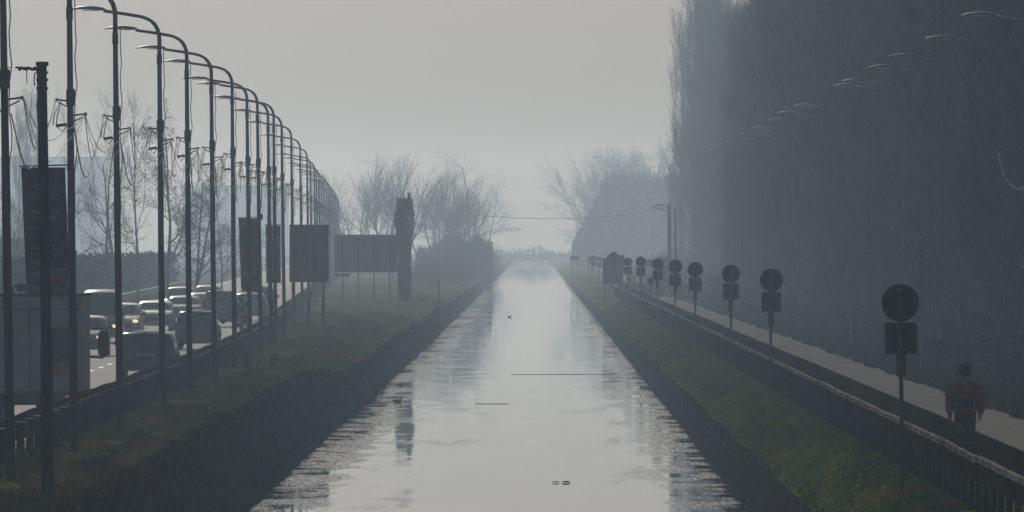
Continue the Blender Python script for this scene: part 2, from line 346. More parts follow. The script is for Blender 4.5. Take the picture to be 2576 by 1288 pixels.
# ---------------------------------------------------------------- trees
def seg_mesh(segs, n=3):
    P0 = np.array([s[0] for s in segs]); P1 = np.array([s[1] for s in segs]); r0 = np.array([s[2] for s in segs]); r1 = np.array([s[3] for s in segs])
    t = P1-P0; t /= np.linalg.norm(t, axis=1)[:,None]+1e-9
    a = np.where(np.abs(t[:,2:3]) > .9, np.array([[1.,0,0]]), np.array([[0,0,1.]])); u = np.cross(t, a); u /= np.linalg.norm(u, axis=1)[:,None]; w_ = np.cross(t, u)
    N = len(segs); v = np.empty((N, 2*n, 3))
    for j in range(n):
        c, s_ = math.cos(2*PI*j/n), math.sin(2*PI*j/n); o = u*c+w_*s_
        v[:,j] = P0+o*r0[:,None]; v[:,n+j] = P1+o*r1[:,None]
    f = []
    for j in range(n): f.append([j,(j+1)%n,n+(j+1)%n,n+j])
    f = (np.array(f)[None]+(np.arange(N)*2*n)[:,None,None]).reshape(-1,4); return v.reshape(-1,3), f
def grow(segs, tips, p, d, ln, r, lev, up, rnd, spread=.6):
    k = 3; q = p
    for i in range(k):
        d = (d+Vector([rnd.gauss(0,.13) for _ in range(3)])+Vector((0,0,up))).normalized()
        q2 = q+d*ln/k; ra = r*(1-.45*i/k); rb = r*(1-.45*(i+1)/k); segs.append((q,q2,ra,rb)); q = q2
        if lev > 0 and i > 0 or lev > 1:
            for _ in range(2 if lev < 3 else 1):
                s = Vector([rnd.gauss(0,1) for _ in range(3)]); s = (s-d*s.dot(d)).normalized()
                nd = (d+s*rnd.uniform(.5,1.1)*spread*1.4).normalized(); grow(segs, tips, q, nd, ln*rnd.uniform(.5,.72), rb*.6, lev-1, up, rnd, spread)
    if lev > 0: grow(segs, tips, q, d, ln*.7, r*.55, lev-1, up, rnd, spread)
    else: tips.append(q)
def make_tree(name, kind, h, seed, mats=('bark','twig')):
    rnd = random.Random(seed); root = bpy.data.objects.new(name, None); col.objects.link(root)
    tr = []; cr = []; tips = []
    if kind == 'bare':                                 # spreading winter tree
        nst = rnd.choice((1,2)); 
        for s in range(nst):
            p = Vector((rnd.uniform(-.3,.3)*(nst-1), 0, 0)); d = Vector((rnd.gauss(0,.12), rnd.gauss(0,.12), 1)).normalized(); r = h*.014
            for i in range(8):
                d = (d+Vector((rnd.gauss(0,.07), rnd.gauss(0,.07), .12))).normalized(); q = p+d*h*.105; tr.append((p,q,r,r*.86)); r *= .84; p = q
                if i >= 1:
                    for _ in range(2):
                        a = rnd.uniform(0,2*PI); nd = Vector((math.cos(a), math.sin(a), rnd.uniform(.3,1.2))).normalized()
                        grow(cr, tips, p, nd, h*rnd.uniform(.12,.2)*(1.1-.07*i), r*.5, 3, .05, rnd)
    elif kind == 'fan':                                # many stems from the ground
        for s in range(9):
            a = rnd.uniform(0,2*PI); sp = rnd.uniform(.1,.55); p = Vector((math.cos(a)*h*.09,math.sin(a)*h*.09,0)); d = Vector((math.cos(a)*sp, math.sin(a)*sp, 1)).normalized()
            q = p+d*h*.3; tr.append((p,q,h*.011,h*.008)); grow(cr, tips, q, d, h*.3, h*.008, 3, .06, rnd, .5)
            grow(cr, tips, q, (d+Vector((math.cos(a),math.sin(a),0))*.4).normalized(), h*.24, h*.006, 3, .05, rnd, .5)
    elif kind == 'poplar':
        p = Vector((0,0,0)); r = h*.013
        for i in range(12):
            q = p+Vector((rnd.gauss(0,.05), rnd.gauss(0,.05), h/12)); tr.append((p,q,r,r*.88)); r *= .88; p = q
        for i in range(150):
            z = h*(.06+.9*rnd.random()); a = rnd.uniform(0,2*PI); wd = h*.085*(1-.75*(z/h)**2.5)*min(1,.5+z/h*2)*(1+.38*math.sin(2*a+z*.8)+.2*math.sin(3*a-z*1.7))
            b0 = Vector((0,0,z)); tip = Vector((math.cos(a)*wd*rnd.uniform(.6,1.15), math.sin(a)*wd*rnd.uniform(.6,1.15), z+h*rnd.uniform(.09,.16)))
            mid = b0.lerp(tip,.5)+Vector((math.cos(a)*.35,math.sin(a)*.35,-.25)); cr.append((b0,mid,.035,.024)); cr.append((mid,tip,.024,.012))
            for j in range(9):
                s = mid.lerp(tip, rnd.uniform(-.4,1)); e = s+Vector((rnd.gauss(0,.45), rnd.gauss(0,.45), rnd.uniform(.6,1.9))); cr.append((s,e,.012,.006))
                for k in range(3):
                    s2 = s.lerp(e, rnd.uniform(.2,.95)); e2 = s2+Vector((rnd.gauss(0,.25), rnd.gauss(0,.25), rnd.uniform(.25,.9))); cr.append((s2,e2,.008,.005))
    elif kind == 'shrub':
        for i in range(45):
            a = rnd.uniform(0,2*PI); el = rnd.uniform(.25,1.5); ln = h*rnd.uniform(.55,1); p = Vector((rnd.gauss(0,.12)*h, rnd.gauss(0,.12)*h, 0)); d = Vector((math.cos(a)*math.cos(el), math.sin(a)*math.cos(el), math.sin(el)))
            grow(cr, tips, p, d, ln*.55, h*.006, 2, .1, rnd, .55)
        tr.append((Vector((0,0,-.1)), Vector((0,0,h*.3)), h*.02, h*.012))
    v, f = seg_mesh(tr, 7 if kind != 'shrub' else 5); raw('trunk', v, f, mats[0], root)
    v, f = seg_mesh(cr, 3); 
    minr = None
    o = raw('crown', v, f, mats[1], root)
    if kind == 'bare' and len(mats) > 2:               # hanging seed bunches on the twig tips
        T = np.array([tuple(p) for p in tips if rnd.random() < .3]); n = len(T)*5; c = np.repeat(T, 5, 0)+rng.normal(0,.1,(len(T)*5,3)); c[:,2] -= .05
        v = (c[:,None]+rng.normal(0,.045,(n,3,3))).reshape(-1,3); raw('seed_bunches', v, np.arange(n*3).reshape(-1,3), mats[2], root)
    return root
def place_tree(proto, px, d, ztop, label, cat='tree', group=None, first=[], zg=None, wf=1.0, h0=None, rz=None):
    zg = (GL-.1 if px < VX else gr_(d)) if zg is None else zg
    s = (ztop-zg)/h0
    o = proto if proto not in first else dup(proto, (0,0,0))
    if proto not in first: first.append(proto)
    o.location = (X_at(px,d), d, zg); o.scale = (s*wf, s*wf, s); o.rotation_euler = (0,0,random.uniform(0,6) if rz is None else rz)
    tag(o, label, cat, group); return o
bareA = make_tree('bare_tree', 'bare', 14, 3, ('bark','twig','leafy')); bareB = make_tree('bare_tree', 'bare', 14, 5, ('bark','twig','leafy')); bareC = make_tree('bare_tree', 'bare', 14, 8)
bareD = make_tree('bare_tree', 'bare', 14, 21)
g1 = 'bare trees beyond the road on the left'
for pr, px, d, top, wf, lb in ((bareC,268,560,165,.55,'tall slim bare tree with a thin spire behind the third lamp post'), (bareD,345,590,205,.6,'bare tree with wispy upright top left of the seed-hung tree'),
        (bareA,415,570,245,.95,'broad bare tree hung with small dark seed bunches behind the fourth lamp post'), (bareB,480,545,380,.9,'low spreading bare tree reaching right behind the sixth lamp post'),
        (bareC,185,540,215,.45,'thin twiggy bare tree just right of the navy banner'), (bareB,15,560,470,.9,'bare tree crown at the left picture edge behind the truck'), (bareD,290,620,330,1.0,'wide bare tree behind the slim spire tree'),
        (bareA,560,640,470,.8,'small faint bare tree left of the yellow banner'), (bareD,690,760,500,1.0,'faint bare tree behind the banners and lamp posts')):
    place_tree(pr, px, d, Z_at(top,d), lb, 'tree', g1, h0=14.5, wf=wf)
pop = [make_tree('poplar_tree', 'poplar', 26, 30+i, ('bark','twigp')) for i in range(3)]
for i, (px, top) in enumerate(((70,262),(98,275),(48,300))):
    place_tree(pop[i], px, 1000, Z_at(top,1000), ('faint tall poplar seen left of the weathered wooden post','faint poplar directly behind the weathered wooden post','shorter faint poplar nearest the left picture edge')[i], 'tree', 'far poplars on the left', h0=26, wf=.75)
fanA = make_tree('bare_tree', 'fan', 11, 41); fanB = make_tree('bare_tree', 'fan', 11, 42, ('bark','greentwig')); fanC = make_tree('bare_tree', 'fan', 11, 43, ('bark','redtwig'))
g2 = 'bare trees left of the canal beyond the billboards'
for pr, px, d, top, wf, lb in ((fanA,905,1150,440,1.1,'fan-shaped bare tree above the left end of the long billboard'), (fanA,975,1100,400,1.0,'many-stemmed bare tree right above the long billboard'), (fanB,1090,1150,430,.95,'greenish budding tree just right of the ivy-clad pillar'),
        (fanC,1135,1200,455,.85,'ruddy twigged tree leaning towards the canal'), (fanC,1175,1250,500,.8,'ruddy bare shrub tree nearest the water on the left bank'), (bareD,1010,1800,375,1.4,'pale hazy tree far behind the ivy-clad pillar'),
        (bareC,1180,1900,362,1.5,'tallest pale hazy tree left of the canal'), (bareD,1225,1900,440,1.3,'pale hazy tree ending the left wood above the water'), (bareC,1105,1850,430,1.3,'pale hazy tree between the two tall far trees')):
    place_tree(pr, px, d, Z_at(top,d), lb, 'tree', g2, h0=(14.5 if pr in (bareC,bareD) else 10.5), wf=wf)
shr = [make_tree('shrub', 'shrub', 4, 50+i, ('bark', ('redtwig','twig','greentwig')[i])) for i in range(3)]
k = 0
for px, d, top in ((1065,700,640),(1110,720,625),(1150,760,610),(1190,800,590),(1215,860,600),(1235,920,610),(1175,740,650),(1205,790,645),(1130,700,675),(1228,880,650),(1240,1000,600),(1252,1100,590),(1262,1250,600),(1180,930,585),(1140,880,590)):
    px = px-38; d = d*1.25; place_tree(shr[k%3], px, d, Z_at(top,d), 'dense leafless shrub in the hazy thicket overhanging the left canal edge', 'shrub', 'thicket on the left canal bank', h0=4.4, wf=.95, zg=-4.9); k += 1
for px, d, top, lb in ((1055,640,738,'low dark shrub beside the ivy-clad pillar foot'), (1108,600,748,'rounded dark bush on the canal edge beside the thin stake'), (880,520,788,'low weedy clump on the grass in front of the long billboard')):
    place_tree(shr[1], px, d, Z_at(top,d), lb, 'shrub', h0=4.4, wf=2.2, zg=-4.6)
# the dark wall of poplars on the right
gp = 'poplars forming the dark wall right of the footpath'; lp = 'tall leafless poplar merged in the dark wall of trees right of the footpath'
rnd = random.Random(4)
for row, (xo, st, sd_) in enumerate(((14.6, 8, 1), (17.5, 10, 0), (22, 10, 4), (28, 11, 2), (36, 13, 5))):
    d = 185+sd_
    while d < (640, 900, 1060, 1200, 1400)[row]:
        px = VX+xo*F/d
        if px < 2576+200:
            place_tree(pop[rnd.randrange(3)], VX+(xo+rnd.uniform(-.5,.5))*F/d, d, (gr_(d)+rnd.uniform(27,34) if px > 1975 else Z_at(rnd.uniform(75,115)-max(0,px-1885)*.9,d) if px > 1800 else Z_at(rnd.uniform(-60,40),d)), lp, 'tree', gp, h0=26, wf=rnd.uniform(.85,1.1))
        d += st*rnd.uniform(.8,1.2)
for px, d, top, wf, lb in ((1716,1000,75,.8,'poplar with a feathery left outline, shorter first tree of the dark wall'), (1758,980,-90,.8,'tallest poplar at the left end of the dark wall'), (1806,940,35,.5,'slim poplar beside the small gap of sky at the top of the dark wall'),
        (1712,1010,320,1.2,'low wide crown at the foot of the wall of poplars behind the wooden lamp pole'),(1742,1020,200,1.05,'stocky poplar filling the left end of the dark wall')):
    place_tree(pop[1], px, d, Z_at(top,d), lb, 'tree', 'poplars at the open end of the dark wall', h0=26, wf=wf)
mid = ((1438,1250,460,1.0),(1462,1300,420,1.4),(1490,1350,390,1.6),(1530,1350,385,1.6),(1570,1400,372,1.6),(1610,1350,362,1.6),(1650,1300,372,1.6),(1685,1200,380,1.5),(1590,1250,400,1.5),(1510,1500,400,1.7),(1640,1100,420,1.4))
for px, d, top, wf in mid:
    d *= 1.4; px += 14
    place_tree((fanA if 1530 < px < 1600 else bareC if px < 1484 else rnd.choice([bareC,bareB])), px+rnd.uniform(-5,5), d, Z_at(top,d), 'pale hazy tree in the rounded wood right of the canal', 'tree', 'rounded wood beyond the dark poplars', h0=14 if not(1530 < px < 1600) else 10.5, wf=wf*(.45 if 1544 < px < 1600 else .85 if px > 1484 else .5))
# undergrowth under the poplars and inside the far wood
def mass(name, n, fx, m, label, size):
    c = np.array([fx() for _ in range(n)]); v = c[:,None]+rng.normal(0,1,(n,3,3))*np.array(size)[None,None]
    o = raw(name, v.reshape(-1,3), np.arange(n*3).reshape(-1,3), m, kind='stuff'); tag(o, label, 'undergrowth'); return o
def f1():
    d = rng.uniform(150, 1200); x = 12.2+rng.exponential(4.5); return (x+.4*noise1(d,7,70), d, gr_(d)+min(.2+(x-11.5)*.5,5)*rng.random())
mass('undergrowth', 80000, f1, 'under', 'dark tangled undergrowth at the foot of the poplars', (.12,.12,.14))
def f2():
    d = rng.uniform(1500,2000); px = rng.uniform(1440,1720); return (X_at(px,d), d, gr_(d)+rng.random()**1.3*16*min(1,(px-1418)/110))
mass('far_wood', 60000, f2, 'twig', 'hazy mass of branches inside the rounded wood right of the canal', (.11,.11,.8))
def f3():
    d = rng.uniform(1100,1900); px = rng.uniform(1055,1240)-rng.random()*10; return (min(X_at(px,d),-5.6), d, -4.9+rng.random()**1.2*max(1,.8+4.4*math.sin(PI*min(1,max(0,(px-1040)/240)))**.45+.9*noise1(px,25,8)))
mass('thicket', 60000, f3, 'twig', 'dense hazy thicket of twigs along the left canal bank', (.1,.1,.55))
def f4():
    px = rng.uniform(1150,1620); d = rng.uniform(2200,2450); return (X_at(px,d), d, -4.6+rng.random()**1.3*(1.9+1.2*noise1(px,40,5)))
mass('far_wood', 1500, f4, 'twig', 'faint low line of trees beyond the bridge at the end of the canal', (.5,.5,.6))
def f5():
    d = rng.uniform(420,760); return (Lr(d)-12.2-rng.exponential(2.5), d, GL+rng.random()**1.5*3.2)
mass('hedge', 22000, f5, 'under', 'unkempt hedge along the far side of the road', (.14,.2,.16))

# ---------------------------------------------------------------- buildings, walls, bridge
def warehouse(px0, px1, d, top, label):
    x0, x1 = X_at(px0,d), X_at(px1,d); h = Z_at(top,d)-GL; r = thing('warehouse', label, 'building', ((x0+x1)/2, d, GL), group='warehouses beyond the trees on the left'); wd = x1-x0
    MB().box((0,12,h/2-.3), (wd,24,h-.6)).build('wall', 'wallc', r); MB().box((0,12,h-.3), (wd+.5,24.5,.6)).build('roof', 'roofc', r)
    n = int(wd/6)
    for i in range(n): MB().box((-wd/2+3+i*(wd-3)/max(1,n), -.04, h*.72), (2.4,.1,1.0)).build('window', 'glass', r)
    MB().box((wd*.1,-.05,2.2), (4,.12,4.4)).build('door', 'roofc', r)
warehouse(-120, 262, 2300, 394, 'long flat-roofed warehouse faint behind the trees at far left')
warehouse(462, 720, 2400, 466, 'lower flat-roofed warehouse faint behind the lamp posts')
warehouse(-60, 90, 640, 682, 'low flat shed just left of the road behind the truck')
br = thing('bridge', 'low bridge closing off the far end of the canal in haze', 'bridge', (0, 2130, 0))
mb = MB(); zt = Z_at(645,2130); mb.box((-1.5,3,(zt-1+WZ)/2+1.6), (30,5,1.4)); mb.box((-12,3,-4.9),(9,5,2.6)); mb.box((9.6,3,-4.9),(9,5,2.6)); mb.build('deck', 'wall2', br)
for sy in (.55, 5.45): MB().box((-1.5,sy,zt-.45), (30,.3,.9)).build('parapet', 'wall2', br)
# parapet wall across the end of the footpath with a pale coping
pw = thing('parapet_wall', 'low grey wall with pale coping closing off the footpath', 'wall', (0, 690, gr_(690)))
MB().box((9.4,0,.45), (5.4,.35,1.1)).build('wall', 'wall2', pw); MB().box((9.4,0,1.05), (5.5,.45,.1)).build('coping', 'paleconc', pw)
kd = 740; kg = gr_(kd)
sh = thing('shelter', 'small open shelter with a flat dark roof behind the footpath wall', 'shelter', (X_at(1634,kd), kd, kg))
MB().box((0,0,2.55), (1.3,2.2,.5), bev=.05).build('roof', 'hut', sh)
for a in (-.55,.55):
    for b_ in (-.95,.95): MB().tube([(a,b_,0),(a,b_,2.31)], .04).build('post', 'pole', sh)
hb = thing('utility_cabinet', 'dark boxy cabinet beside the foot of the wooden lamp pole', 'cabinet', (X_at(1672,760), 760, gr_(760)))
MB().box((0,0,1.45), (1.2,.8,2.9), bev=.03).build('body', 'hut', hb); MB().box((0,-.42,1.5), (.5,.03,1.6)).build('door', 'darksteel', hb); MB().box((0,0,2.95), (1.35,.95,.1)).build('roof', 'hut', hb)

# ---------------------------------------------------------------- lamp posts
PH = 10.0
def make_lamp(flip=1):
    """pole at origin, arm reaching to -X*flip"""
    r = bpy.data.objects.new('street_lamp', None); col.objects.link(r); s = flip
    lean = -.13
    pts = [(0,0,-.1),(lean*.5*s,0,4.5),(lean*.85*s,0,8.6)]
    MB().tube(pts, [.085,.075,.055], 12).build('pole', 'pole', r, True)
    MB().tube([(lean*.85*s,0,8.5),(lean*.86*s,0,8.75)], .068, 12).build('collar', 'pole', r, True)
    MB().tube([(0,0,-.05),(0,0,.12)], .12, 12).build('base', 'pole', r, True)
    x0 = lean*.86*s; arm = [(x0-s*u_, 0, z_) for u_, z_ in ((0,8.7),(0,9.1),(.012,9.25),(.05,9.38),(.12,9.5),(.22,9.59),(.34,9.65),(.48,9.69),(.9,9.76),(1.38,9.83))]
    MB().tube(arm, [.052]*5+[.042]*5, 8).build('arm', 'pole', r, True)
    hd = []
    for t_, wz, wy in ((0,.035,.04),(.06,.05,.06),(.12,.055,.11),(.35,.06,.15),(.6,.045,.13),(.78,.022,.07),(.84,.006,.02)):
        cx = x0-s*(1.34+t_*1.08); cz = 9.85+.05*math.sin(t_/.84*PI)+.0*t_
        hd.append([(cx, wy*math.cos(a), cz+wz*math.sin(a)*(1 if math.sin(a) > 0 else .6)) for a in [2*PI*j/12 for j in range(12)]])
    h_ = MB().loft(hd).build('lamp_head', 'head', r, True)
    MB().box((x0-s*1.7,0,9.84), (.4,.2,.02)).build('lens', 'lens', h_)
    # conduit looping down the pole and a hoop of spare cable
    cpt = [(x0+.05, -.03, 8.9-.28*i) for i in range(16)]; cpt = [(x+.055+.05*math.sin(i*.75)**2*(1 if i in(3,4,5,6,10,11) else .2), y, z) for i,(x,y,z) in enumerate(cpt)]
    MB().tube(cpt, .011, 5).build('cable', 'cable', r)
    if flip > 0:
        MB().box((x0*.75,0,6.98), (.17,.18,.34), bev=.02).build('junction_box', 'pole', r)
        for zz, sx_ in ((6.62,1),(6.9,-1)):
            bx = x0*.7; a = MB()
            a.tube([(bx,0,zz),(bx+sx_*.26,0,zz+.03)], .017, 6); a.tube([(bx,0,zz-.14),(bx+sx_*.25,0,zz-.02)], .013, 6)
            br_ = a.build('bracket', 'darksteel', r); MB().ball((bx+sx_*.28,0,zz+.03), .04, 8, 6).build('insulator', 'glasscap', br_)
        MB().tube([(x0*.6-.1,0,6.45),(x0*.6-.3,0,6.42)], .034, 8).build('cable_joint', 'cable', r)
        MB().tube([(x0*.6-.36,0,6.44),(x0*.6-.33,0,6.65),(x0*.6-.2,0,6.93),(x0*.6-.28,0,6.6),(x0*.6-.3,0,6.42),(x0*.6-.18,0,6.3),(x0*.6-.04,0,6.5)], .012, 5).build('cable', 'cable', r)
    return r
lamp = make_lamp(1)
def depth_for(px, off):
    lo, hi = 100, 3000
    for _ in range(60):
        m_ = (lo+hi)/2
        if VX+(Lr(m_)+off-.15*sstep(170,230,m_))*F/m_ < px: lo = m_
        else: hi = m_
    return lo
pxs = [28,187,303,410,478,540,591,630,657,682.5,694,716,739,761,777,786,795,801,807,813,818,823,828,832,836,840,843,846,849,852,855]
ords = ['nearest lamp post at the left picture edge','lamp post carrying the navy banner, second from the left','third lamp post from the left, with bare trees behind','fourth lamp post from the left, first whose arm top shows','fifth lamp post from the left','sixth lamp post from the left','seventh lamp post from the left, before the yellow banner',
  'lamp post rising in front of the yellow banner','lamp post the yellow banner hangs from','lamp post in front of the grey banner, left one of two','lamp post in front of the grey banner, right one of two','lamp post the grey banner hangs from','lamp post at the left edge of the big dark hoarding','lamp post behind the left half of the big dark hoarding']
lamps = []
for i, px in enumerate(pxs):
    d = depth_for(px, .8); x = Lr(d)+.8-.15*sstep(170,230,d)
    if d > 1500: continue
    lb = 'grey curved-arm street lamp, '+ords[i] if i < len(ords) else 'hazy curved-arm street lamp in the far bunched row of lamps'
    o = lamp if not lamps else dup(lamp, (0,0,0))
    o.location = (x, d, GL); o.rotation_euler = (0,random.uniform(-.004,.004),random.uniform(-.08,.08)); o.scale = (1,1,random.uniform(.988,1.01)); tag(o, lb, 'street lamp', 'street lamps along the road'); lamps.append(o)
print('lamp d', [round(o.location.y) for o in lamps])
# cables looping from lamp to lamp
def lp_(o, p): return Vector(o.location)+Vector(p)
for i in range(0, 14):
    a, b_ = lamps[i], lamps[i+1]; r = thing('overhead_cable', 'slack drooping cables, '+('nearest the camera' if i == 0 else 'left of the '+ords[i+1].split(',')[0].replace('lamp post','post')) if i < 12 else 'slack cables drooping between distant lamp posts near the hoarding', 'cable', lp_(a,(0,0,0)), group='cables looped between the lamp posts')
    o = Vector(r.location)
    A1 = lp_(a,(.2,0,6.6))-o; A0 = lp_(a,(0,0,6.3))-o; B0 = lp_(b_,(-.36,0,6.9))-o; B1 = lp_(b_,(.2,0,6.6))-o
    for (p, q, sag, rr, mm) in ((A1,B0,.85,.009,'cable'),(A1,B1,.6,.007,'lightcable'),(A0,B0,1.0,.013,'cable'),(A1,B1,.95,.005,'cable')):
        pts = [p.lerp(q,t_/20)-Vector((0,0,4*sag*(t_/20)*(1-t_/20)*(1+.25*math.sin(t_/20*PI*2)))) for t_ in range(21)]
        MB().tube(pts, rr, 5).build('strand', mm, r)
# wooden pole near the camera
d = 142; wp = thing('utility_pole', 'thick weathered wooden post in front of the navy banner', 'pole', (X_at(120,d), d, GL))
MB().tube([(0,0,-.1),(-.02,0,2.4),(-.02,0,2.42),(-.1,0,7.0)], [.105,.102,.09,.082], 14).build('post', 'oldpole', wp, True)
MB().box((-.09,0,7.0), (.2,.2,.07), bev=.01).build('cap', 'oldpole', wp)
mb = MB(); mb.tube([(-.1,-.1,6.88),(-.3,-.1,6.93),(-.52,-.1,6.94)], .018, 6)
for k in range(9): mb.ball((-.17-.035*k,-.1,6.92+.012*math.sin(k*2.1)), .03, 7, 5)
mb.tube([(-.33,-.1,6.9),(-.34,-.1,6.75),(-.32,-.1,6.68)], .008, 5); mb.tube([(-.2,-.1,6.86),(-.22,-.1,6.72),(-.2,-.1,6.64)], .012, 5); mb.build('wire_clamp', 'darksteel', wp)
for z in (6.86, 6.74, 6.6): MB().tube([(-.09,0,z-.02),(-.09,0,z+.02)], .1, 14).build('band', 'darksteel', wp); MB().tube([(-.14,-.09,6.7),(-.17,-.09,6.3),(-.14,-.09,5.8),(-.12,-.1,5.2)], .01, 5).build('cable', 'cable', wp)
tag(MB().tube([(X_at(120,d)-.6-1.2*t_, d+.02*t_, GL+6.94-.02*t_+.001*t_*t_) for t_ in range(12)], .007, 5).build('overhead_wire', 'cable'), 'thin straight wire running left from the top of the weathered wooden post', 'wire')

# right-hand lamp row in front of the poplars (mostly lost against the dark trees)
lampR = make_lamp(1)
for c in list(lampR.children):
    if c.name.split('.')[0] in ('junction_box','bracket','cable_joint','cable'):
        for g_ in list(c.children): bpy.data.objects.remove(g_)
        bpy.data.objects.remove(c)
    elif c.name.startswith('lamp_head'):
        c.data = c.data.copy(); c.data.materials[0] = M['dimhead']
rys = [34,93,138,166,201,213,264,282,300,320,336,347,357,378,387,395]
for i, y_ in enumerate(rys):
    d = F*5.85/(610-y_); o = lampR if i == 0 else dup(lampR, (0,0,0))
    o.location = (13.35+random.uniform(-.15,.15), d, GL+.05); o.rotation_euler = (0,0,0)
    tag(o, ('curved-arm street lamp against the dark poplars, highest and nearest of its row' if i == 0 else 'curved-arm street lamp against the dark poplars, second highest of its row' if i == 1 else 'curved-arm street lamp against the dark poplars, third highest of its row' if i == 2 else 'dim curved-arm street lamp in the receding row before the dark poplars'), 'street lamp', 'street lamps beside the footpath')
for i, px in enumerate((1642, 1658, 1670)):
    d = 1400; o = dup(lampR, (X_at(px,d), d, GL-.4), 0); tag(o, ('leftmost','middle','rightmost')[i]+' of the three thin hazy lamps left of the wooden lamp pole', 'street lamp', 'three far lamps by the wooden pole')
d = 790; dp = thing('lamp_pole', 'thick wooden pole with two overlapping lamp arms reaching left in the haze', 'street lamp', (X_at(1685,d), d, gr_(d)))
MB().tube([(0,0,0),(-.06,0,7.75)], [.2,.16], 12).build('post', 'oldpole', dp, True)
MB().tube([(.55,.2,0),(.5,.2,7.3)], [.12,.1], 10).build('prop', 'oldpole', dp, True)
for k, (dx, dz) in enumerate(((0,0),(.35,.25))):
    MB().tube([(-.06+dx*.2,0,6.95+dz),(-.7+dx,0,7.3+dz)], .045, 6).build('arm', 'pole', dp); MB().loft([[(-.7+dx-1.15*t_, wy*math.cos(a), 7.3+dz+.12*math.sin(t_*PI)+wz*math.sin(a)+.12*t_) for a in [2*PI*j/10 for j in range(10)]] for t_, wz, wy in ((0,.05,.06),(.2,.1,.16),(.6,.1,.16),(1,.02,.05))]).build('lamp_head', 'head', dp, True)
pts = [(X_at(1645,d)*(1-t_)+X_at(1195,d)*t_, d, Z_at(531,d)*(1-t_)+Z_at(541,d)*t_-.55*4*t_*(1-t_)*.9) for t_ in [i/24 for i in range(25)]]
tag(MB().tube(pts, .022, 5).build('overhead_wire', 'cable'), 'thin sagging wire strung across the canal from the wooden lamp pole', 'wire')

# ---------------------------------------------------------------- guard rails
# right: twin railing beside the footpath; long railing = one thing, posts/boards/rungs as parts
fr = thing('guard_railing', 'long dark double railing with pale top edge between grass bank and footpath', 'railing', (0, 0, 0))
ds = [104+2.0*i for i in range(307)]
def rail_pt(d, x, seed):
    k = .5 if seed == 80 else .2
    return (x+.03*k*noise1(d,5,seed), gr_(d)+.83+.028*k*noise1(d,4,seed+1)+.012*k*noise1(d,1.7,seed+2))
mb = MB(); rows = []
for d in [104+1.0*i for i in range(634)]:
    x, z = rail_pt(d, 6.4, 80); rows.append([(x-.035,d,z-.085),(x-.03,d,z+.0),(x+.03,d,z+.004),(x+.035,d,z-.085)])
mb.loft(rows).build('top_rail', 'railtop', fr)
mb = MB(); rows = []
for d in [104+1.0*i for i in range(634)]:
    x, z = rail_pt(d, 6.4, 80); rows.append([(x-.025,d,z-.36),(x-.025,d,z-.09),(x+.04,d,z-.09),(x+.04,d,z-.36)])
mb.loft(rows).build('beam', 'darksteel', fr)
mb = MB(); rows = []
for d in [104+1.0*i for i in range(634)]:
    x, z = rail_pt(d, 7.15, 90); z += .03; rows.append([(x-.03,d,z-.3),(x-.03,d,z+.0),(x+.03,d,z+.0),(x+.03,d,z-.3)])
mb.loft(rows).build('path_side_beam', 'darksteel', fr)
mbp = [MB(), MB()]
for i, d in enumerate(ds):
    x, z = rail_pt(d, 6.4, 80); x2, z2 = rail_pt(d, 7.15, 90); g = gr_(d)
    far = i >= 100
    tgt = mbp[0] if far else MB(); dx = .055+.004*math.sin(i*1.7)
    tgt.box((x+.0, d, (g-.3+z-.1)/2), (.08,.09,z-.1-g+.3), rz=.04*math.sin(i*2.3))
    if not far: tgt.build('post', 'darksteel', fr)
    tgt = mbp[1] if far else MB()
    tgt.box(((x+x2)/2, d, z-.12+.01*math.sin(i)), (x2-x-.07,.1,.06), rot=Matrix.Rotation(.02*math.sin(i*3.1),3,'Y'))
    if not far: tgt.build('crossbar', 'bar', fr)
mbp[0].build('far_posts', 'darksteel', fr, kind='stuff'); mbp[1].build('far_crossbars', 'darksteel', fr, kind='stuff')
for nm, xr, sd0, hh in (('bolts', 6.4, 80, -.04), ('path_side_bolts', 7.15, 90, .01)):
    mb = MB()
    for i in range(150):
        d = 120+i*2.0
        for k in ((-.45, 0, .45) if nm == 'bolts' else (0,)):
            x, z = rail_pt(d+k, xr, sd0)
            if nm == 'bolts': mb.box((x-.03, d+k-.02, z+hh), (.03,.05,.03))
            else: mb.box((x, d+k, z+hh), (.07,.12,.025))
    mb.build(nm, 'darksteel', fr, kind='stuff')
# left: low dark barrier of heavy posts and a beam
fl = thing('guard_rail', 'low dark roadside barrier with heavy posts along the left verge', 'guard rail', (0,0,0))
rows = []
for d in [118+2.0*i for i in range(360)]:
    x = Lr(d)+.02*noise1(d,6,100); z = GL+.7+.02*noise1(d,4,101); rows.append([(x-.06,d,z-.32),(x-.05,d,z),(x+.03,d,z),(x+.04,d,z-.32)])
MB().loft(rows).build('beam', 'darksteel', fl)
rows = []
for d in [118+2.0*i for i in range(360)]:
    x = Lr(d)-.4+.02*noise1(d,6,104); z = GL+.72+.02*noise1(d,4,105); rows.append([(x-.04,d,z-.3),(x-.04,d,z),(x+.03,d,z),(x+.03,d,z-.3)])
MB().loft(rows).build('road_side_beam', 'darksteel', fl)
mf = MB()
for i in range(240):
    d = 120+3.0*i; x = Lr(d)+.02; far = i >= 100; tgt = mf if far else MB()
    tgt.box((x+.03, d, GL+.28), (.16,.14,.86), bev=0 if far else .01, rz=.05*math.sin(i*2.1))
    if not far: 
        p_ = tgt.build('post', 'darksteel', fl); MB().box((x+.03,d,GL+.716), (.2,.5,.012)).build('cap_plate', 'railtop', p_)
mf.build('far_posts', 'darksteel', fl, kind='stuff')
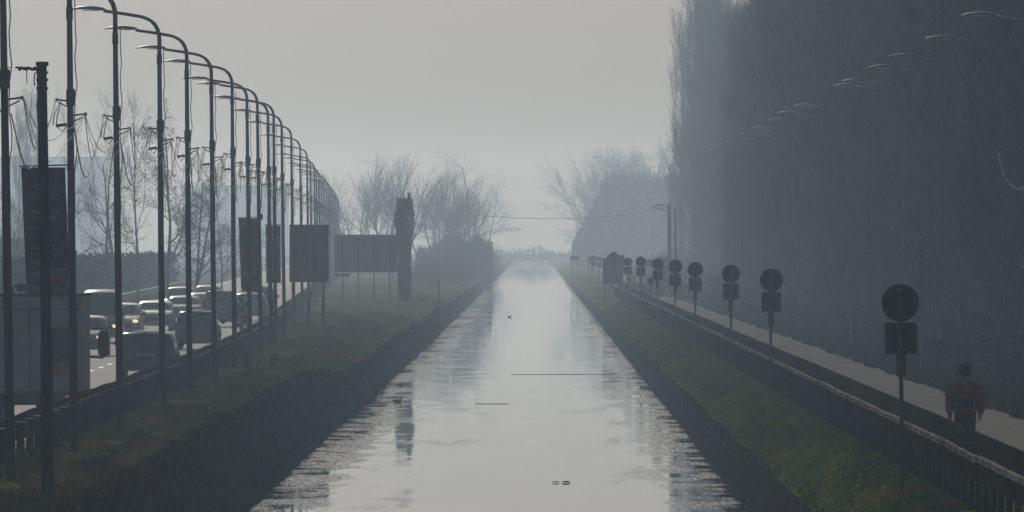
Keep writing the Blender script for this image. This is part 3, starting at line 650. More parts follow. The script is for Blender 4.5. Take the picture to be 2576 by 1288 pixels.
# barrier on the far side of the road
fb = thing('guard_rail', 'faint barrier along the far side of the road beyond the oncoming cars', 'guard rail', (0,0,0))
rows = [[(Lr(d)-11.6,d,GL+.35),(Lr(d)-11.6,d,GL+.8),(Lr(d)-11.5,d,GL+.8),(Lr(d)-11.5,d,GL+.35)] for d in [300+10*i for i in range(50)]]
MB().loft(rows).build('beam', 'steel', fb)
for i in range(80): d = 302+6*i; MB().box((Lr(d)-11.67,d,GL+.35), (.1,.1,.8)).build('post', 'darksteel', fb)

# ---------------------------------------------------------------- signs on the right bank
def make_canal_sign():
    r = bpy.data.objects.new('canal_sign', None); col.objects.link(r)   # origin at ground; backs towards the camera (-Y)
    H = 3.04
    MB().tube([(0,0,-.35),(0,0,H-.06)], .036, 10).build('pole', 'signpole', r, True)
    def plate(name, mb, z0, faces): 
        o = mb.build(name, 'signback', r); 
        return o
    dsc = plate('round_sign', MB().disc((0,.06,H-.3), .3, .012, 48), 0, 0)
    MB().disc((0,.068,H-.3), .29, .004, 48).build('sign_face', 'signface', dsc); MB().disc((0,.071,H-.3), .2, .004, 40).build('symbol', 'signred', dsc)
    sq = plate('square_sign', MB().box((0,.06,H-.865), (.51,.012,.5), bev=.004), 0, 0); MB().box((0,.069,H-.865), (.49,.004,.48)).build('sign_face', 'signface', sq)
    nr = plate('narrow_sign', MB().box((0,.06,H-1.3), (.15,.012,.35), bev=.004), 0, 0); MB().box((0,.069,H-1.3), (.14,.004,.34)).build('sign_face', 'signface', nr)
    for z in (H-.075, H-.52, H-.67, H-1.05, H-1.29): MB().box((0,.045,z), (.14,.03,.018)).build('bracket', 'steel', r)
    return r
cs = make_canal_sign(); nearlab = ['nearest and largest round-over-square sign on a pole, seen from behind','round-over-square sign on a pole, second nearest','third nearest round-over-square sign on a pole','fourth nearest round-over-square sign on a pole','fifth nearest round-over-square sign on a pole','sixth nearest round-over-square sign, above the small round sign','second farthest clear round-over-square sign in the row','farthest clear round-over-square sign, right of the large hoarding']
tops = [715,676,666,659,653,650,645,648]
for i, (px, dd) in enumerate(((2270,140),(1938,227),(1838,282),(1749,338),(1699,373),(1654,440),(1611,500),(1581,580))):
    z = Z_at(tops[i], dd)-3.04; o = cs if i == 0 else dup(cs, (0,0,0)); o.location = (X_at(px,dd), dd, z); o.rotation_euler = (0,random.uniform(-.015,.015),random.uniform(-.2,.2))
    tag(o, nearlab[i], 'sign', 'round-over-square signs along the canal')
d = 440; r = thing('small_round_sign', 'small lone round sign on a thin pole standing on the grass slope', 'sign', (X_at(1637,d), d, Z_at(805,d)))
MB().tube([(0,0,-.1),(0,0,2.1)], .022, 8).build('pole', 'signpole', r); MB().disc((0,.03,1.97), .18, .012, 32).build('disc', 'steel', r)
def board(px0, px1, y0, y1, d, zg, label, name='hoarding', m='boardback', cat='hoarding', posts=2, splay=0, edge=True, group=None):
    x0, x1, z1, z0 = X_at(px0,d), X_at(px1,d), Z_at(y0,d), Z_at(y1,d); cx = (x0+x1)/2; r = thing(name, label, cat, (cx,d,zg), group=group)
    MB().box((0,.06,(z0+z1)/2-zg), (x1-x0,.06,z1-z0), bev=.01).build('panel', m, r)
    if edge:
        mb = MB()
        for k in range(4): mb.box((0,.02,(z0-zg)+(z1-z0)*(k+.5)/4), (x1-x0-.06,.03,.06))
        mb.build('batten', m, r)
    for k in range(posts):
        px_ = -(x1-x0)/2*.75+(x1-x0)*.75*(k/(max(1,posts-1)))
        MB().box((px_,-.04,(z1-zg)/2-.05), (.09,.09,z1-zg)).build('post', 'pole', r)
        if splay: MB().tube([(px_+.02,-.06,(z0-zg)+.4),(px_-.1,-splay,0)], .035, 6).build('prop', 'pole', r)
    return r
board(728,827,565,710,425,GL-.05,'large plain dark hoarding on splayed posts beside the bunched lamp posts', posts=3, splay=.9)
r = board(842,1000,593,685,620,GL-.1,'long low billboard in haze left of the ivy-clad pillar', 'billboard', 'palebard', 'billboard', 4)
MB().box((0,.02,Z_at(591,620)-GL+.08), (4.6,.12,.1)).build('rim', 'steel', r); MB().box((-1.7,.02,Z_at(690,620)-GL+.05), (1.1,.08,.22)).build('name_strip', 'trucks', r)
z6 = gr_(660)
board(1516,1566,649,714,660,z6-.3,'tall dark board at the far end of the sign row', 'notice_board', cat='notice board', edge=False, group='boards at the end of the sign row')
board(1526,1571,641,690,672,z6-.2,'dark board overlapping behind the tall board', 'notice_board', cat='notice board', edge=False, group='boards at the end of the sign row')
for k, (px, top, d_, lb) in enumerate(((1544,633,650,'round-topped sign rising over the dark boards'),(1494,642,900,'hazy round sign left of the dark boards'),(1508,646,930,'faint round sign squeezed left of the dark boards'))):
    o = dup(cs, (X_at(px,d_), d_, Z_at(top,d_)-3.04), 0, lb); o['group'] = 'hazy signs beyond the row'
board(1479,1490,646,662,915,gr_(900)-.3,'small square hazy board left of the round far sign','notice_board',cat='notice board',edge=False)
board(1434,1457,644,656,1080,gr_(900)-.3,'small wide board on two posts farthest along the right bank','notice_board',cat='notice board',edge=False)
# no-parking signs facing the camera under the poplars
def noparking(px, y, d, label, k=1):
    x = X_at(px,d); zc = Z_at(y,d); g = gr_(d); r = thing('no_parking_sign', label, 'sign', (x,d,g), group='no parking signs under the poplars'); H = zc-g; r.rotation_euler.z = R(42)
    MB().tube([(0,.05,-.1),(0,.05,H+.3)], .03, 8).build('pole', 'signpole', r)
    dk = MB().disc((0,0,H), .21, .012, 40).build('round_sign', 'signred', r); MB().disc((0,-.008,H), .165, .006, 40).build('blue_disc', 'signblue', dk)
    MB().box((0,-.014,H), (.33,.006,.032), rot=Matrix.Rotation(R(-45),3,'Y').inverted()).build('slash', 'signred', dk)
    p = MB().box((0,0,H-.42), (.32,.012,.36), bev=.003).build('plate', 'signface', r); mb = MB()
    for zz, ww in ((.11,.22),(.04,.15),(-.05,.2),(-.12,.22)): mb.box((0,-.009,H-.42+zz), (ww,.004,.028))
    mb.build('pictogram', 'signback', p)
noparking(2319,616,262,'no parking sign with white plate under the dark trees, above the nearest canal sign')
noparking(2143,655,330,'smaller no parking sign with white plate farther along the dark trees')
noparking(2583,690,205,'no parking sign half cut by the right picture edge')

# ---------------------------------------------------------------- banners on lamp posts
def text_obj(s, size, m, parent, loc, width=None, name='lettering'):
    cu = bpy.data.curves.new(name, 'FONT'); cu.body = s; cu.size = size; cu.align_x = 'CENTER'; cu.extrude = .001; cu.resolution_u = 2
    o = bpy.data.objects.new('tmp', cu); col.objects.link(o); bpy.context.view_layer.update()
    me = bpy.data.meshes.new_from_object(o.evaluated_get(bpy.context.evaluated_depsgraph_get())); bpy.data.objects.remove(o)
    me.materials.clear(); me.materials.append(M[m]); t_ = bpy.data.objects.new(name, me); col.objects.link(t_); t_.parent = parent
    t_.location = loc; t_.rotation_euler = (R(90),0,0)
    if width and t_.dimensions.x > 0:
        bb = [v.co.x for v in me.vertices]; t_.scale = (width/(max(bb)-min(bb)),1,1)
    return t_
def cloth(w0, w1, h, sh, x1, z1, n=10, m=24, wav=.015):
    rows = []
    for j in range(m+1):
        t_ = j/m; xa = x1-w0+sh*t_; xb = x1+sh*t_*(1-.0)+ (w1-w0)*t_
        rows.append([(xa+(xb-xa)*i/n, wav*math.sin(i*1.3+j*.5)*t_, z1-h*t_) for i in range(n+1)])
    return rows
def banner(lampo, px0, px1, y0, y1, label, m, shift):
    d = lampo.location.y-.02; x0, x1, z1, z0 = X_at(px0,d), X_at(px1,d), Z_at(y0,d), Z_at(y1,d)
    r = thing('banner', label, 'banner', ((x0+x1)/2, d, z1), group='banners hung from lamp posts'); w_ = x1-x0; h_ = z1-z0
    c = cloth(w_, w_*.97, h_, shift, w_/2, 0); mb = MB(); n = len(c[0])
    mb.v = [p for q in c for p in q]+[(p[0],p[1]+.004,p[2]) for q in c for p in q]; N = len(c)*n
    mb.f = [(i*n+j,(i+1)*n+j,(i+1)*n+j+1,i*n+j+1) for i in range(len(c)-1) for j in range(n-1)]+[(N+i*n+j,N+i*n+j+1,N+(i+1)*n+j+1,N+(i+1)*n+j) for i in range(len(c)-1) for j in range(n-1)]
    mb.mi = [0]*len(mb.f); cl = mb.build('cloth', m, r, True)
    MB().tube([(-w_/2-.04,.01,.02),(w_/2+.12,.01,.05)], .016, 8).build('hanging_rod', 'pole', r)
    MB().box((w_/2+.1,.05,.05), (.12,.18,.22), bev=.015).build('clamp', 'pole', r)
    MB().tube([(w_/2+shift-.03,.01,-h_+.05),(w_/2+.12,.03,-h_-.12)], .008, 6).build('tie', 'pole', r)
    return r, w_, h_, cl
r, w_, h_, cl = banner(lamps[1], 53, 164, 421, 745, 'navy banner with pale lettering and white foot, hung behind the wooden post', 'banner', .11)
sx_ = .11
def cx_(t_): return sx_*t_
T = [('FONTANILI', .15,.84,.62),('E NERILI',.22,.6,.55)]
for s, tz, ww in (('FONTANILI',.205,.7),('E NERILI',.25,.56),('ONORANZE',.345,.74),('FUNEBRI',.395,.56),('Pompe funebri - Servizi completi',.47,.78),('di qualità 24 ore su 24 ufficiale',.505,.7),('02 8463 7220',.62,.74),('Via Barinetti,14/c',.668,.76),('www.fontanili.eu',.742,.8)):
    hgt = {'FONTANILI':.12,'E NERILI':.1,'ONORANZE':.135,'FUNEBRI':.12,'02 8463 7220':.13,'Via Barinetti,14/c':.095,'www.fontanili.eu':.1}.get(s,.05)
    o = text_obj(s, hgt, 'bannertxt', cl, (cx_(tz), -.028, -h_*tz-hgt*.35), ww*w_)
arc = MB(); arc.tube([(-.3+.6*i/16, -.026, -h_*.155+.04*math.sin(PI*i/16)) for i in range(17)], [.002+.009*math.sin(PI*i/16) for i in range(17)], 4); arc.build('arc_line', 'bannertxt', cl)
lg = MB()
for k, (rr, zz) in enumerate(((.05,-.03),(.045,.045))): lg.tube([(cx_(.08)+rr*math.cos(a), -.026, -h_*.085+zz+rr*.8*math.sin(a)) for a in [2*PI*j/14 for j in range(15)]], .005, 4)
lg.build('emblem', 'bannertxt', cl)
mb = MB(); N = 16; vs = []
for i in range(N+1):
    t_ = i/N; x = -w_/2+.015+(w_-.03)*t_+sx_*.87; top = -h_*(.835-.055*math.sin(min(1,t_*1.35)*PI/2)); vs += [(x-.02, -.024, top), (x+.008, -.026, -h_+.01)]
mb.add(vs, [(2*i,2*i+1,2*i+3,2*i+2) for i in range(N)]); mb.build('pale_foot', 'bannerw', cl)
mb = MB(); mb.v = []; mb.tube([(-w_/2+.015+(w_-.03)*i/N+sx_*.82, -.03, -h_*(.828-.055*math.sin(min(1,i/N*1.35)*PI/2))) for i in range(N+1)], .008, 4); mb.build('red_arc', 'logored', cl)
fp = [(0,.0),(.05,.04),(.07,.1),(.04,.15),(.0,.22),(-.02,.15),(-.05,.1),(-.04,.04)]; zb = -h_*.9
MB().prism([(x+.26,z+zb) for x,z in fp], -.032,-.028).build('flame', 'logored', cl)
MB().prism([(.32,zb-.05),(.38,zb-.02),(.46,zb-.03),(.43,zb-.07),(.36,zb-.08)], -.032,-.028).build('leaf_mark', 'banner', cl)
mb = MB(); mb.tube([(-.18,-.03,zb-.02),(-.18,-.03,zb+.1),(-.1,-.03,zb+.12),(-.08,-.03,zb+.04),(-.12,-.03,zb-.03),(-.18,-.03,zb-.02)], .006, 4); mb.build('outline_mark', 'bannerd', cl)
r, w_, h_, cl = banner(lamps[8], 600, 650, 549, 734, 'yellow banner with teal panel and arrow hung from a lamp post', 'bannery', .1)
MB().box((-.06+.02,-.03,-h_*.25), (.6*w_,.008,h_*.22), bev=.02).build('teal_panel', 'bannert', cl)
text_obj('APERTI', .1, 'bannery', cl, (-.04,-.045,-h_*.25), .42*w_)
mb = MB(); mb.tube([(.0-.12,-.03,-h_*.56),(-.1,-.03,-h_*.5),(.0,-.03,-h_*.475),(.1,-.03,-h_*.5),(.14,-.03,-h_*.6)], .035, 8); mb.prism([(-.2,-h_*.56),(-.04,-h_*.56),(-.12,-h_*.61)], -.05,-.03); mb.build('arrow', 'bannert', cl)
text_obj('150 m', .12, 'bannert', cl, (.01,-.035,-h_*.66), .58*w_)
MB().box((.075,-.032,-h_*.87), (w_*.94,.008,h_*.15)).build('teal_band', 'bannert', cl); MB().box((.085,-.032,-h_*.965), (w_*.9,.008,h_*.04)).build('grey_foot', 'bannerg', cl)
r, w_, h_, cl = banner(lamps[11], 668, 706, 567, 712, 'pale grey banner with faint red print hung from a lamp post', 'bannerg', .03)
text_obj('OFFERTE', .12, 'pink', cl, (.01,-.03,-h_*.42), .75*w_); MB().disc((-.1,-.03,-h_*.52), .1, .006, 20).build('round_mark', 'bannerd', cl)
MB().box((.02,-.032,-h_*.9), (w_*.93,.008,h_*.16)).build('dark_foot', 'bannerd', cl); MB().box((.0,-.032,-h_*.1), (w_*.93,.008,h_*.16)).build('dark_head', 'bannerd', cl)

# ---------------------------------------------------------------- vehicles
def car(label, cx, d, paint, kind='hatch', facing='away', Wd=1.76, H=1.46, Ln=4.1, lights=None, zoff=0, group='cars on the road'):
    r = thing('van' if kind == 'van' else 'parked_car' if kind == 'parked' else 'car', label, 'van' if kind == 'van' else 'car', (cx, d, GL+.01+zoff), 0 if facing == 'away' else PI, group)
    # local: front +Y, rear -Y, origin at rear/near face ground
    if facing != 'away': r.location.y = d+Ln
    hw = Wd/2
    P = {'hatch': [(0,.55,.9),(.04,.5,1.0),(.1,.85,H-.38+.1),(.35,.97,H-.06),(.75,.98,H),(2.0,.98,H-.005),(2.5,.98,H-.06),(3.05,.98,.98),(3.7,.9,.86),(4.0,.6,.74),(4.1,.5,.62)],
         'sedan': [(0,.6,.8),(.05,.8,.98),(.5,.9,1.02),(.62,.95,1.05),(1.1,.97,H-.05),(1.4,.98,H),(2.4,.98,H-.01),(2.8,.98,H-.1),(3.3,.98,.98),(4.0,.9,.88),(4.3,.6,.76),(4.4,.5,.62)],
         'van': [(0,.7,H-.2),(.05,.97,H-.08),(.2,.99,H),(2.6,.99,H),(3.1,.99,H-.12),(3.9,.98,1.15),(4.4,.9,1.0),(4.7,.8,.8),(4.8,.6,.6)]}[kind if kind != 'parked' else 'hatch']
    Lp = P[-1][0]; rings = []; belt = .92 if kind != 'van' else 1.05
    def ring(y, wf_, top):
        tp = max(top, .5); g_ = []
        b = min(belt, tp-.02); k = (tp-b)
        prof = [(0,.24),(.86,.24),(.95,.3),(1,.5),(1,.68),(.985,b-.06),(.955,b)]
        if k > .15: prof += [(.955-.16*k*.5-.02,b+k*.5),(.9-.2*k*.7,b+k*.86),(.82-.2*k*.7,b+k*.965),(.55,tp),(0,tp+.02)]
        else: prof += [(.93,b+k*.3),(.88,b+k*.6),(.78,b+k*.85),(.5,tp),(0,tp+.015)]
        pts = [(x*hw*(wf_ if i_ > 0 else 1), y, z) for i_, (x, z) in enumerate(prof)]
        return pts + [(-x, y_, z) for x, y_, z in reversed(pts[1:-1])]
    Q = []
    for (a, wa, ta), (b_, wb, tb) in zip(P[:-1], P[1:]):
        for s in range(3): t_ = s/3; Q.append((a+(b_-a)*t_, wa+(wb-wa)*t_, ta+(tb-ta)*t_))
    Q.append(P[-1]); sc = Ln/Lp
    # widen ends so the tail and nose look like panels
    rings = [ring(y*sc, .93+.07*min(1, (min(y, Lp-y)/.28))**.5, tp) for y, wf_, tp in Q]
    body = soft(MB().loft(rings).build('body', paint, r), 50)
    rh = H
    if kind == 'van':
        MB().box((0,-.006,H-.55), (Wd*.76,.02,.55), bev=.008).build('rear_window', 'glass', r)
    elif kind == 'sedan':
        pr = [(-.60,.66,1.07),(.60,.66,1.07),(.50,1.04*sc,H-.09),(-.50,1.04*sc,H-.09)]
        MB().add([(x*Wd/1.76, y-.03, z+.02) for x,y,z in pr],[(0,1,2,3)]).build('rear_window', 'glass', r)
    else:
        z0 = .98; pr = [(-.66,.085,z0),(.66,.085,z0),(.55,.27*sc,H-.1),(-.55,.27*sc,H-.1)]; 
        MB().add([(x*Wd/1.76, y-.035, z) for x,y,z in pr]+[(x*Wd/1.76, y+.01, z) for x,y,z in pr],[(0,1,2,3),(0,4,5,1),(1,5,6,2),(2,6,7,3),(3,7,4,0)]).build('rear_window', 'glass', r)
        MB().box((0,.16,H-.01), (Wd*.66,.22,.04), bev=.015).build('spoiler', paint, r)
    fy = {'hatch':(3.03,2.5),'sedan':(3.28,2.8),'van':(3.88,3.12),'parked':(3.03,2.5)}[kind]
    zb, zt = (1.0, H-.1) if kind != 'van' else (1.17, H-.17)
    pr = [(-.7,fy[0]*sc,zb),(.7,fy[0]*sc,zb),(.57,fy[1]*sc,zt),(-.57,fy[1]*sc,zt)]
    MB().add([(x*Wd/1.76, y+.03, z+.02) for x,y,z in pr],[(3,2,1,0)]).build('windscreen', 'glass', r)
    for s in (-1,1):
        y0, y1, y2, y3 = (.5,2.85,2.4,.75) if kind != 'van' else (2.4,3.7,3.1,2.4)
        zt2 = H-.14
        kx = (H-.92)
        MB().add([(s*hw*.962,y0*sc,belt+.02),(s*hw*.962,y1*sc,belt+.02),(s*hw*(.90-.12*kx+.015),y2*sc,zt2-.02),(s*hw*(.90-.12*kx+.015),y3*sc,zt2-.02)],[(0,1,2,3)]).build('side_window','glass',r)
        MB().box((s*(hw+.1), fy[0]*sc-.25, belt+.12), (.2,.12,.15), bev=.04).build('wing_mirror', 'blackcar' if paint != 'whitecar' else 'whitecar', r)
        for wy in (.72, Lp-.78):
            wh = MB().tube([(s*(hw-.21),wy*sc,.31),(s*(hw-.01),wy*sc,.31)], .31, 20).build('wheel', 'rubber', r, False)
            MB().tube([(s*(hw-.05),wy*sc,.31),(s*(hw+.0),wy*sc,.31)], .19, 16).build('rim', 'rim', wh)
        # tail lights, head lights
        tl = MB().box((s*hw*.86,.01 if kind=='van' else .03, .9 if kind != 'van' else 1.15), (.18,.1,.22 if kind != 'van' else .4), bev=.03).build('tail_light', 'red', r)
        lit = lights and facing != 'away'
        MB().ball((s*hw*.76, Lp*sc-.07, .68), .1, 12, 8, (1.3,.9,.75)).build('headlight', 'headlit' if lit and (lights == 'both' or (lights == 'left') == (s < 0)) else 'headoff', r, True)
    MB().box((0,-.012,.72 if kind != 'van' else .75), (.52,.02,.12)).build('number_plate', 'plate', r)
    MB().box((0,-.02,.42), (Wd*.9,.1,.2), bev=.04).build('bumper', paint if kind != 'van' else 'truckd', r)
    MB().box((0,Lp*sc-.02,.5), (Wd*.6,.05,.22), bev=.02).build('grille', 'truckd', r)
    MB().box((0,Lp*sc+.01,.42), (.5,.02,.11)).build('number_plate', 'plate', r)
    MB().tube([(0,.5,H+.01),(0,.42,H+.16)], .008, 5).build('aerial', 'cable', r)
    return r
car('black hatchback seen from behind beside the low barrier, nearest car', (365-VX)/84, 262, 'blackcar', 'hatch', H=1.42, Wd=1.78)
car('dark grey tall hatchback driving away behind the fifth and sixth lamp posts', (494-VX)/66, 333, 'greycar', 'hatch', H=1.5, Wd=1.66)
car('grey people carrier driving away with a pale roof edge, beside the motorcyclist', (553-VX)/52, 423, 'bluegrey', 'van', H=1.75, Wd=1.7)
car('pale hatchback driving away right of the motorcyclist', (628-VX)/48, 458, 'silver', 'hatch', H=1.45)
car('grey estate car farthest in the lane driving away', (652-VX)/44.5, 494, 'greycar', 'hatch', H=1.6)
car('dark blue car oncoming with one lit headlamp, half hidden by the truck', (205-VX)/70, 314, 'bluegrey', 'hatch', 'to', lights='both', H=1.44)
car('large dark van oncoming behind the truck with a lit headlamp', (243-VX)/62, 355, 'greycar', 'van', 'to', H=2.15, Wd=1.85, Ln=5.0, lights='both')
car('white car oncoming with a lit headlamp, right behind the dark van', (287-VX)/59, 378, 'whitecar', 'hatch', 'to', lights='both', H=1.45)
car('silver saloon oncoming between the third and fourth lamp posts', (376-VX)/55, 404, 'silver', 'sedan', 'to', H=1.38)
car('grey saloon oncoming between the fourth and fifth lamp posts', (455-VX)/50, 442, 'bluegrey', 'sedan', 'to', H=1.38)
car('pale car oncoming, its roof just showing above the grey saloon', (455-VX)/45, 486, 'silver', 'hatch', 'to', H=1.6)
car('dark oncoming car half hidden behind the sixth lamp post', (510-VX)/46.8, 470, 'bluegrey', 'sedan', 'to', H=1.38)
car('pale oncoming car farthest back, left of the people carrier', (520-VX)/42, 524, 'silver', 'hatch', 'to', H=1.5)
# box truck
d = 200; s_ = 110.0; xr = (203-VX)/s_; W_ = 2.25; xl = xr-W_; ht = 2.9
tr = thing('truck', 'white box truck seen from behind at the left picture edge', 'truck', ((xl+xr)/2, d, GL+.01)); hw = W_/2
MB().box((0,2.1,1.62), (W_,4.2,2.5), bev=.03).build('cargo_box', 'truckw', tr)
MB().box((0,2.1,2.9-.02), (W_+.05,4.25,.05), bev=.01).build('roof_edge', 'truckd', tr)
mb = MB(); mb.box((0,-.012,2.57), (W_-.06,.02,.03)); mb.box((0,-.012,.62), (W_-.06,.02,.03)); mb.box((-.05,-.012,1.6), (.03,.02,1.9)); mb.build('panel_seam', 'trucks', tr)
MB().box((.72,-.014,1.75), (.62,.022,.8), bev=.01).build('rear_window', 'glass', tr)
MB().box((.72,-.016,1.18), (.62,.022,.13)).build('reflector_strip', 'orange', tr); MB().box((-.95,-.016,1.2), (.3,.022,.13)).build('reflector_strip', 'redstripe', tr)
MB().prism([(-1.1,1.5),(-.86,1.5),(-.95,1.32),(-1.1,1.3)], -.03,-.01).build('reflector_chevron', 'redstripe', tr)
MB().box((0,-.014,.68), (W_-.1,.022,.045)).build('amber_stripe', 'yellowst', tr)
for k in range(5): MB().box((-.95+.05, -.018, 1.1),(.01,.01,.01)) 
MB().box((-.9,-.02,.85), (.5,.024,.13)).build('number_plate', 'plate', tr)
MB().box((0,-.02,.45), (W_-.05,.2,.14), bev=.03).build('bumper', 'truckd', tr)
MB().box((0,2.4,.5), (W_*.7,5.2,.25)).build('chassis', 'truckd', tr)
for s in (-1,1):
    MB().box((s*hw*.71,-.03,.52), (.2,.05,.1), bev=.015).build('tail_light', 'redlit' if s > 0 else 'red', tr)
    for wy in (1.2, 5.0):
        wh = MB().tube([(s*(hw-.42),wy,.38),(s*(hw-.1),wy,.38)], .38, 22).build('wheel', 'rubber', tr); MB().tube([(s*(hw-.12),wy,.38),(s*(hw-.085),wy,.38)], .2, 16).build('rim', 'rim', wh)
    MB().box((s*(hw+.26),5.3,1.72), (.26,.12,.62), bev=.05).build('wing_mirror', 'truckd', tr); MB().tube([(s*(hw-.05),5.2,2.07),(s*(hw+.36),5.3,2.07)], .02, 6).build('mirror_arm', 'truckd', tr); MB().tube([(s*(hw-.05),5.2,1.4),(s*(hw+.26),5.3,1.38)], .02, 6).build('mirror_arm', 'truckd', tr)
MB().box((0,5.1,1.25), (W_-.16,1.7,1.75), bev=.12).build('cab', 'truckw', tr); MB().box((0,5.97,1.6), (W_-.4,.04,.65), bev=.01).build('windscreen', 'glass', tr)
MB().tube([(-.7,4.9,2.1),(-.72,4.9,3.02),(-.62,4.9,3.1),(-.42,4.9,3.1)], .025, 6).build('roof_mirror_bracket', 'truckd', tr); MB().box((-.5,4.9,3.02), (.26,.05,.15), bev=.02).build('roof_mirror', 'glass', tr)
MB().box((.2,-.05,.33), (.18,.06,.22), bev=.02).build('tow_hitch', 'truckd', tr)

# ---------------------------------------------------------------- people
def remesh(o, vx=.008):
    m = o.modifiers.new('r', 'REMESH'); m.mode = 'VOXEL'; m.voxel_size = vx; m.use_smooth_shade = True
    s = o.modifiers.new('s', 'SMOOTH'); s.factor = .5; s.iterations = 3
    dg = bpy.context.evaluated_depsgraph_get(); dg.update(); me = bpy.data.meshes.new_from_object(o.evaluated_get(dg)); o.modifiers.clear(); old = o.data; o.data = me; bpy.data.meshes.remove(old); return o
def ell(c, a, b, n=20): return [(c[0]+a*math.cos(2*PI*j/n), c[1]+b*math.sin(2*PI*j/n), c[2]) for j in range(n)]
def ftube(mb, pts, rad, n=12): mb.tube(pts, rad, n); return mb
def person(label, x, d, zg, jacket='jacket', detail=True):
    r = thing('person', label, 'person', (x, d, zg))          # walks away from the camera (+Y), right arm = +X
    b = MB()
    # head, neck, torso
    b.ball((0,.02,1.645), .095, 20, 14, (.82,1.02,1.22)); b.tube([(0,0,1.42),(0,.01,1.56)], [.062,.055], 14)
    b.tube([(0,.118,1.64),(0,.13,1.615)], [.012,.016], 8)   # nose
    for s in (-1,1): b.ball((s*.08,.015,1.635), .024, 8, 6, (.5,.9,1.3))
    b.loft([ell((0,0,z),a,c) for z,a,c in ((.88,.15,.1),(.98,.16,.11),(1.1,.14,.1),(1.3,.17,.11),(1.42,.15,.09),(1.46,.07,.06))])
    legs = {-1: ((-.09,0,.93),(-.1,.1,.52),(-.1,-.02,.09)), 1: ((.09,0,.93),(.1,.06,.5),(.1,.26,.11))}
    for s in (-1,1):
        h_, k_, a_ = legs[s]; b.tube([h_,k_,a_], [.085,.055,.04], 14); ax = a_
        b.tube([(ax[0],ax[1]-.05,ax[2]-.05),(ax[0]*1.1,ax[1]+.15,ax[2]-.06)], [.035,.03], 10)
        sh_, el_, wr = (s*.19,0,1.4),(s*.262,-.02,1.12),(s*.262,.05,.885)
        b.tube([sh_,el_,wr], [.05,.038,.028], 12)
        # palm and five fingers
        pc = Vector(wr); b.tube([pc, pc+Vector((s*.0,.01,-.04)), pc+Vector((s*.004,.02,-.09))], [.026,.036,.036], 10)
        for k, (off, ln) in enumerate(((.03,.07),(.01,.078),(-.012,.073),(-.032,.058))):
            p0 = pc+Vector((s*.004, .02+off, -.085)); p1 = p0+Vector((-s*.006, .004,-ln*.5)); p2 = p1+Vector((-s*.02, .0,-ln*.42)); b.tube([p0,p1,p2], [.0095,.009,.0075], 8)
        p0 = pc+Vector((-s*.008,.045,-.035)); p1 = p0+Vector((-s*.022,.028,-.03)); p2 = p1+Vector((-s*.006,.008,-.034)); b.tube([p0,p1,p2], [.012,.011,.008], 8)
    remesh(b.build('body', 'skin', r), .0065)
    # hair
    hb = MB(); hb.ball((0,-.01,1.668), .116, 22, 14, (.93,1.05,1.08)); 
    for k in range(60):
        a = random.uniform(0,2*PI); e = random.uniform(-.1,1.4); hb.ball((.104*math.cos(a)*math.cos(e), -.01+.112*math.sin(a)*math.cos(e), 1.675+.118*math.sin(e)), .017, 7, 5)
    hb.ball((0,-.055,1.585), .075, 14, 8, (1,.7,.9)); ho = remesh(hb.build('hair', 'hair', r), .008)
    # trousers
    tb = MB()
    for s in (-1,1):
        h_, k_, a_ = legs[s]; tb.tube([h_, k_, (a_[0],a_[1],a_[2]+.0)], [.108,.082,.072], 16)
    tb.loft([ell((0,0,z),a,c) for z,a,c in ((.8,.165,.11),(.9,.178,.125),(1.0,.17,.12))]); remesh(tb.build('trousers', 'trousers', r), .012)
    for s in (-1,1):
        a_ = legs[s][2]; sb = MB(); rings = []
        for t_, w2, h2 in ((-.1,.035,.05),(-.06,.045,.07),(0,.045,.08),(.08,.05,.055),(.15,.045,.04),(.19,.02,.025)): rings.append([(a_[0]+w2*math.cos(q), a_[1]+t_, a_[2]-.09+h2/2+(h2/2)*math.sin(q)) for q in [2*PI*j/12 for j in range(12)]])
        sb.loft(rings).build('shoe', 'shoe', r, True)
    # jacket
    jb = MB(); jb.loft([ell((0,0,z),a,c,28) for z,a,c in ((.9,.165,.12),(.93,.185,.135),(1.0,.198,.15),(1.12,.205,.155),(1.25,.212,.15),(1.36,.215,.135),(1.43,.185,.115),(1.475,.11,.085))])
    for s in (-1,1):
        jb.tube([(s*.15,0,1.4),(s*.215,-.005,1.34),(s*.275,-.025,1.15),(s*.282,-.005,1.0),(s*.268,.035,.91),(s*.262,.048,.885)], [.075,.084,.078,.07,.058,.042], 16)
        for k in range(5): jb.ball((s*(.275+.012*math.cos(k*2.2)), -.02+.03*math.sin(k*1.9), 1.22-.06*k), .07-.004*k, 10, 7, (1,1,.45))
    remesh(jb.build('jacket', jacket, r), .011)
    if detail:
        hd_ = MB(); hd_.loft([ell((0,-.02,z),a,c,24) for z,a,c in ((1.36,.03,.05),(1.4,.09,.09),(1.46,.125,.11),(1.51,.11,.1),(1.555,.09,.085),(1.57,.07,.07))]); hd_.ball((0,-.115,1.44), .075, 14, 10, (1.15,.5,.95)); hd_.tube([(-.09,-.04,1.5),(-.05,-.12,1.47),(0,-.135,1.4),(.05,-.12,1.47),(.09,-.04,1.5)], .028, 10)
        remesh(hd_.build('hood', 'hood', r), .01)
        bg_ = tag(MB().box((x-.01, d-.195, zg+1.07), (.26,.09,.2), bev=.035, rot=Matrix.Rotation(.05,3,'Y')).build('waist_bag', 'bag', None), 'dark navy waist bag worn on the back of the walker in red', 'bag')
        sp = [Vector((x-.12,d-.18,zg+1.12)), Vector((x-.19,d-.08,zg+1.16)), Vector((x-.215,d+.03,zg+1.18))]; st = MB().tube([p for p in sp], .012, 6); o = st.build('strap', 'bag', bg_)
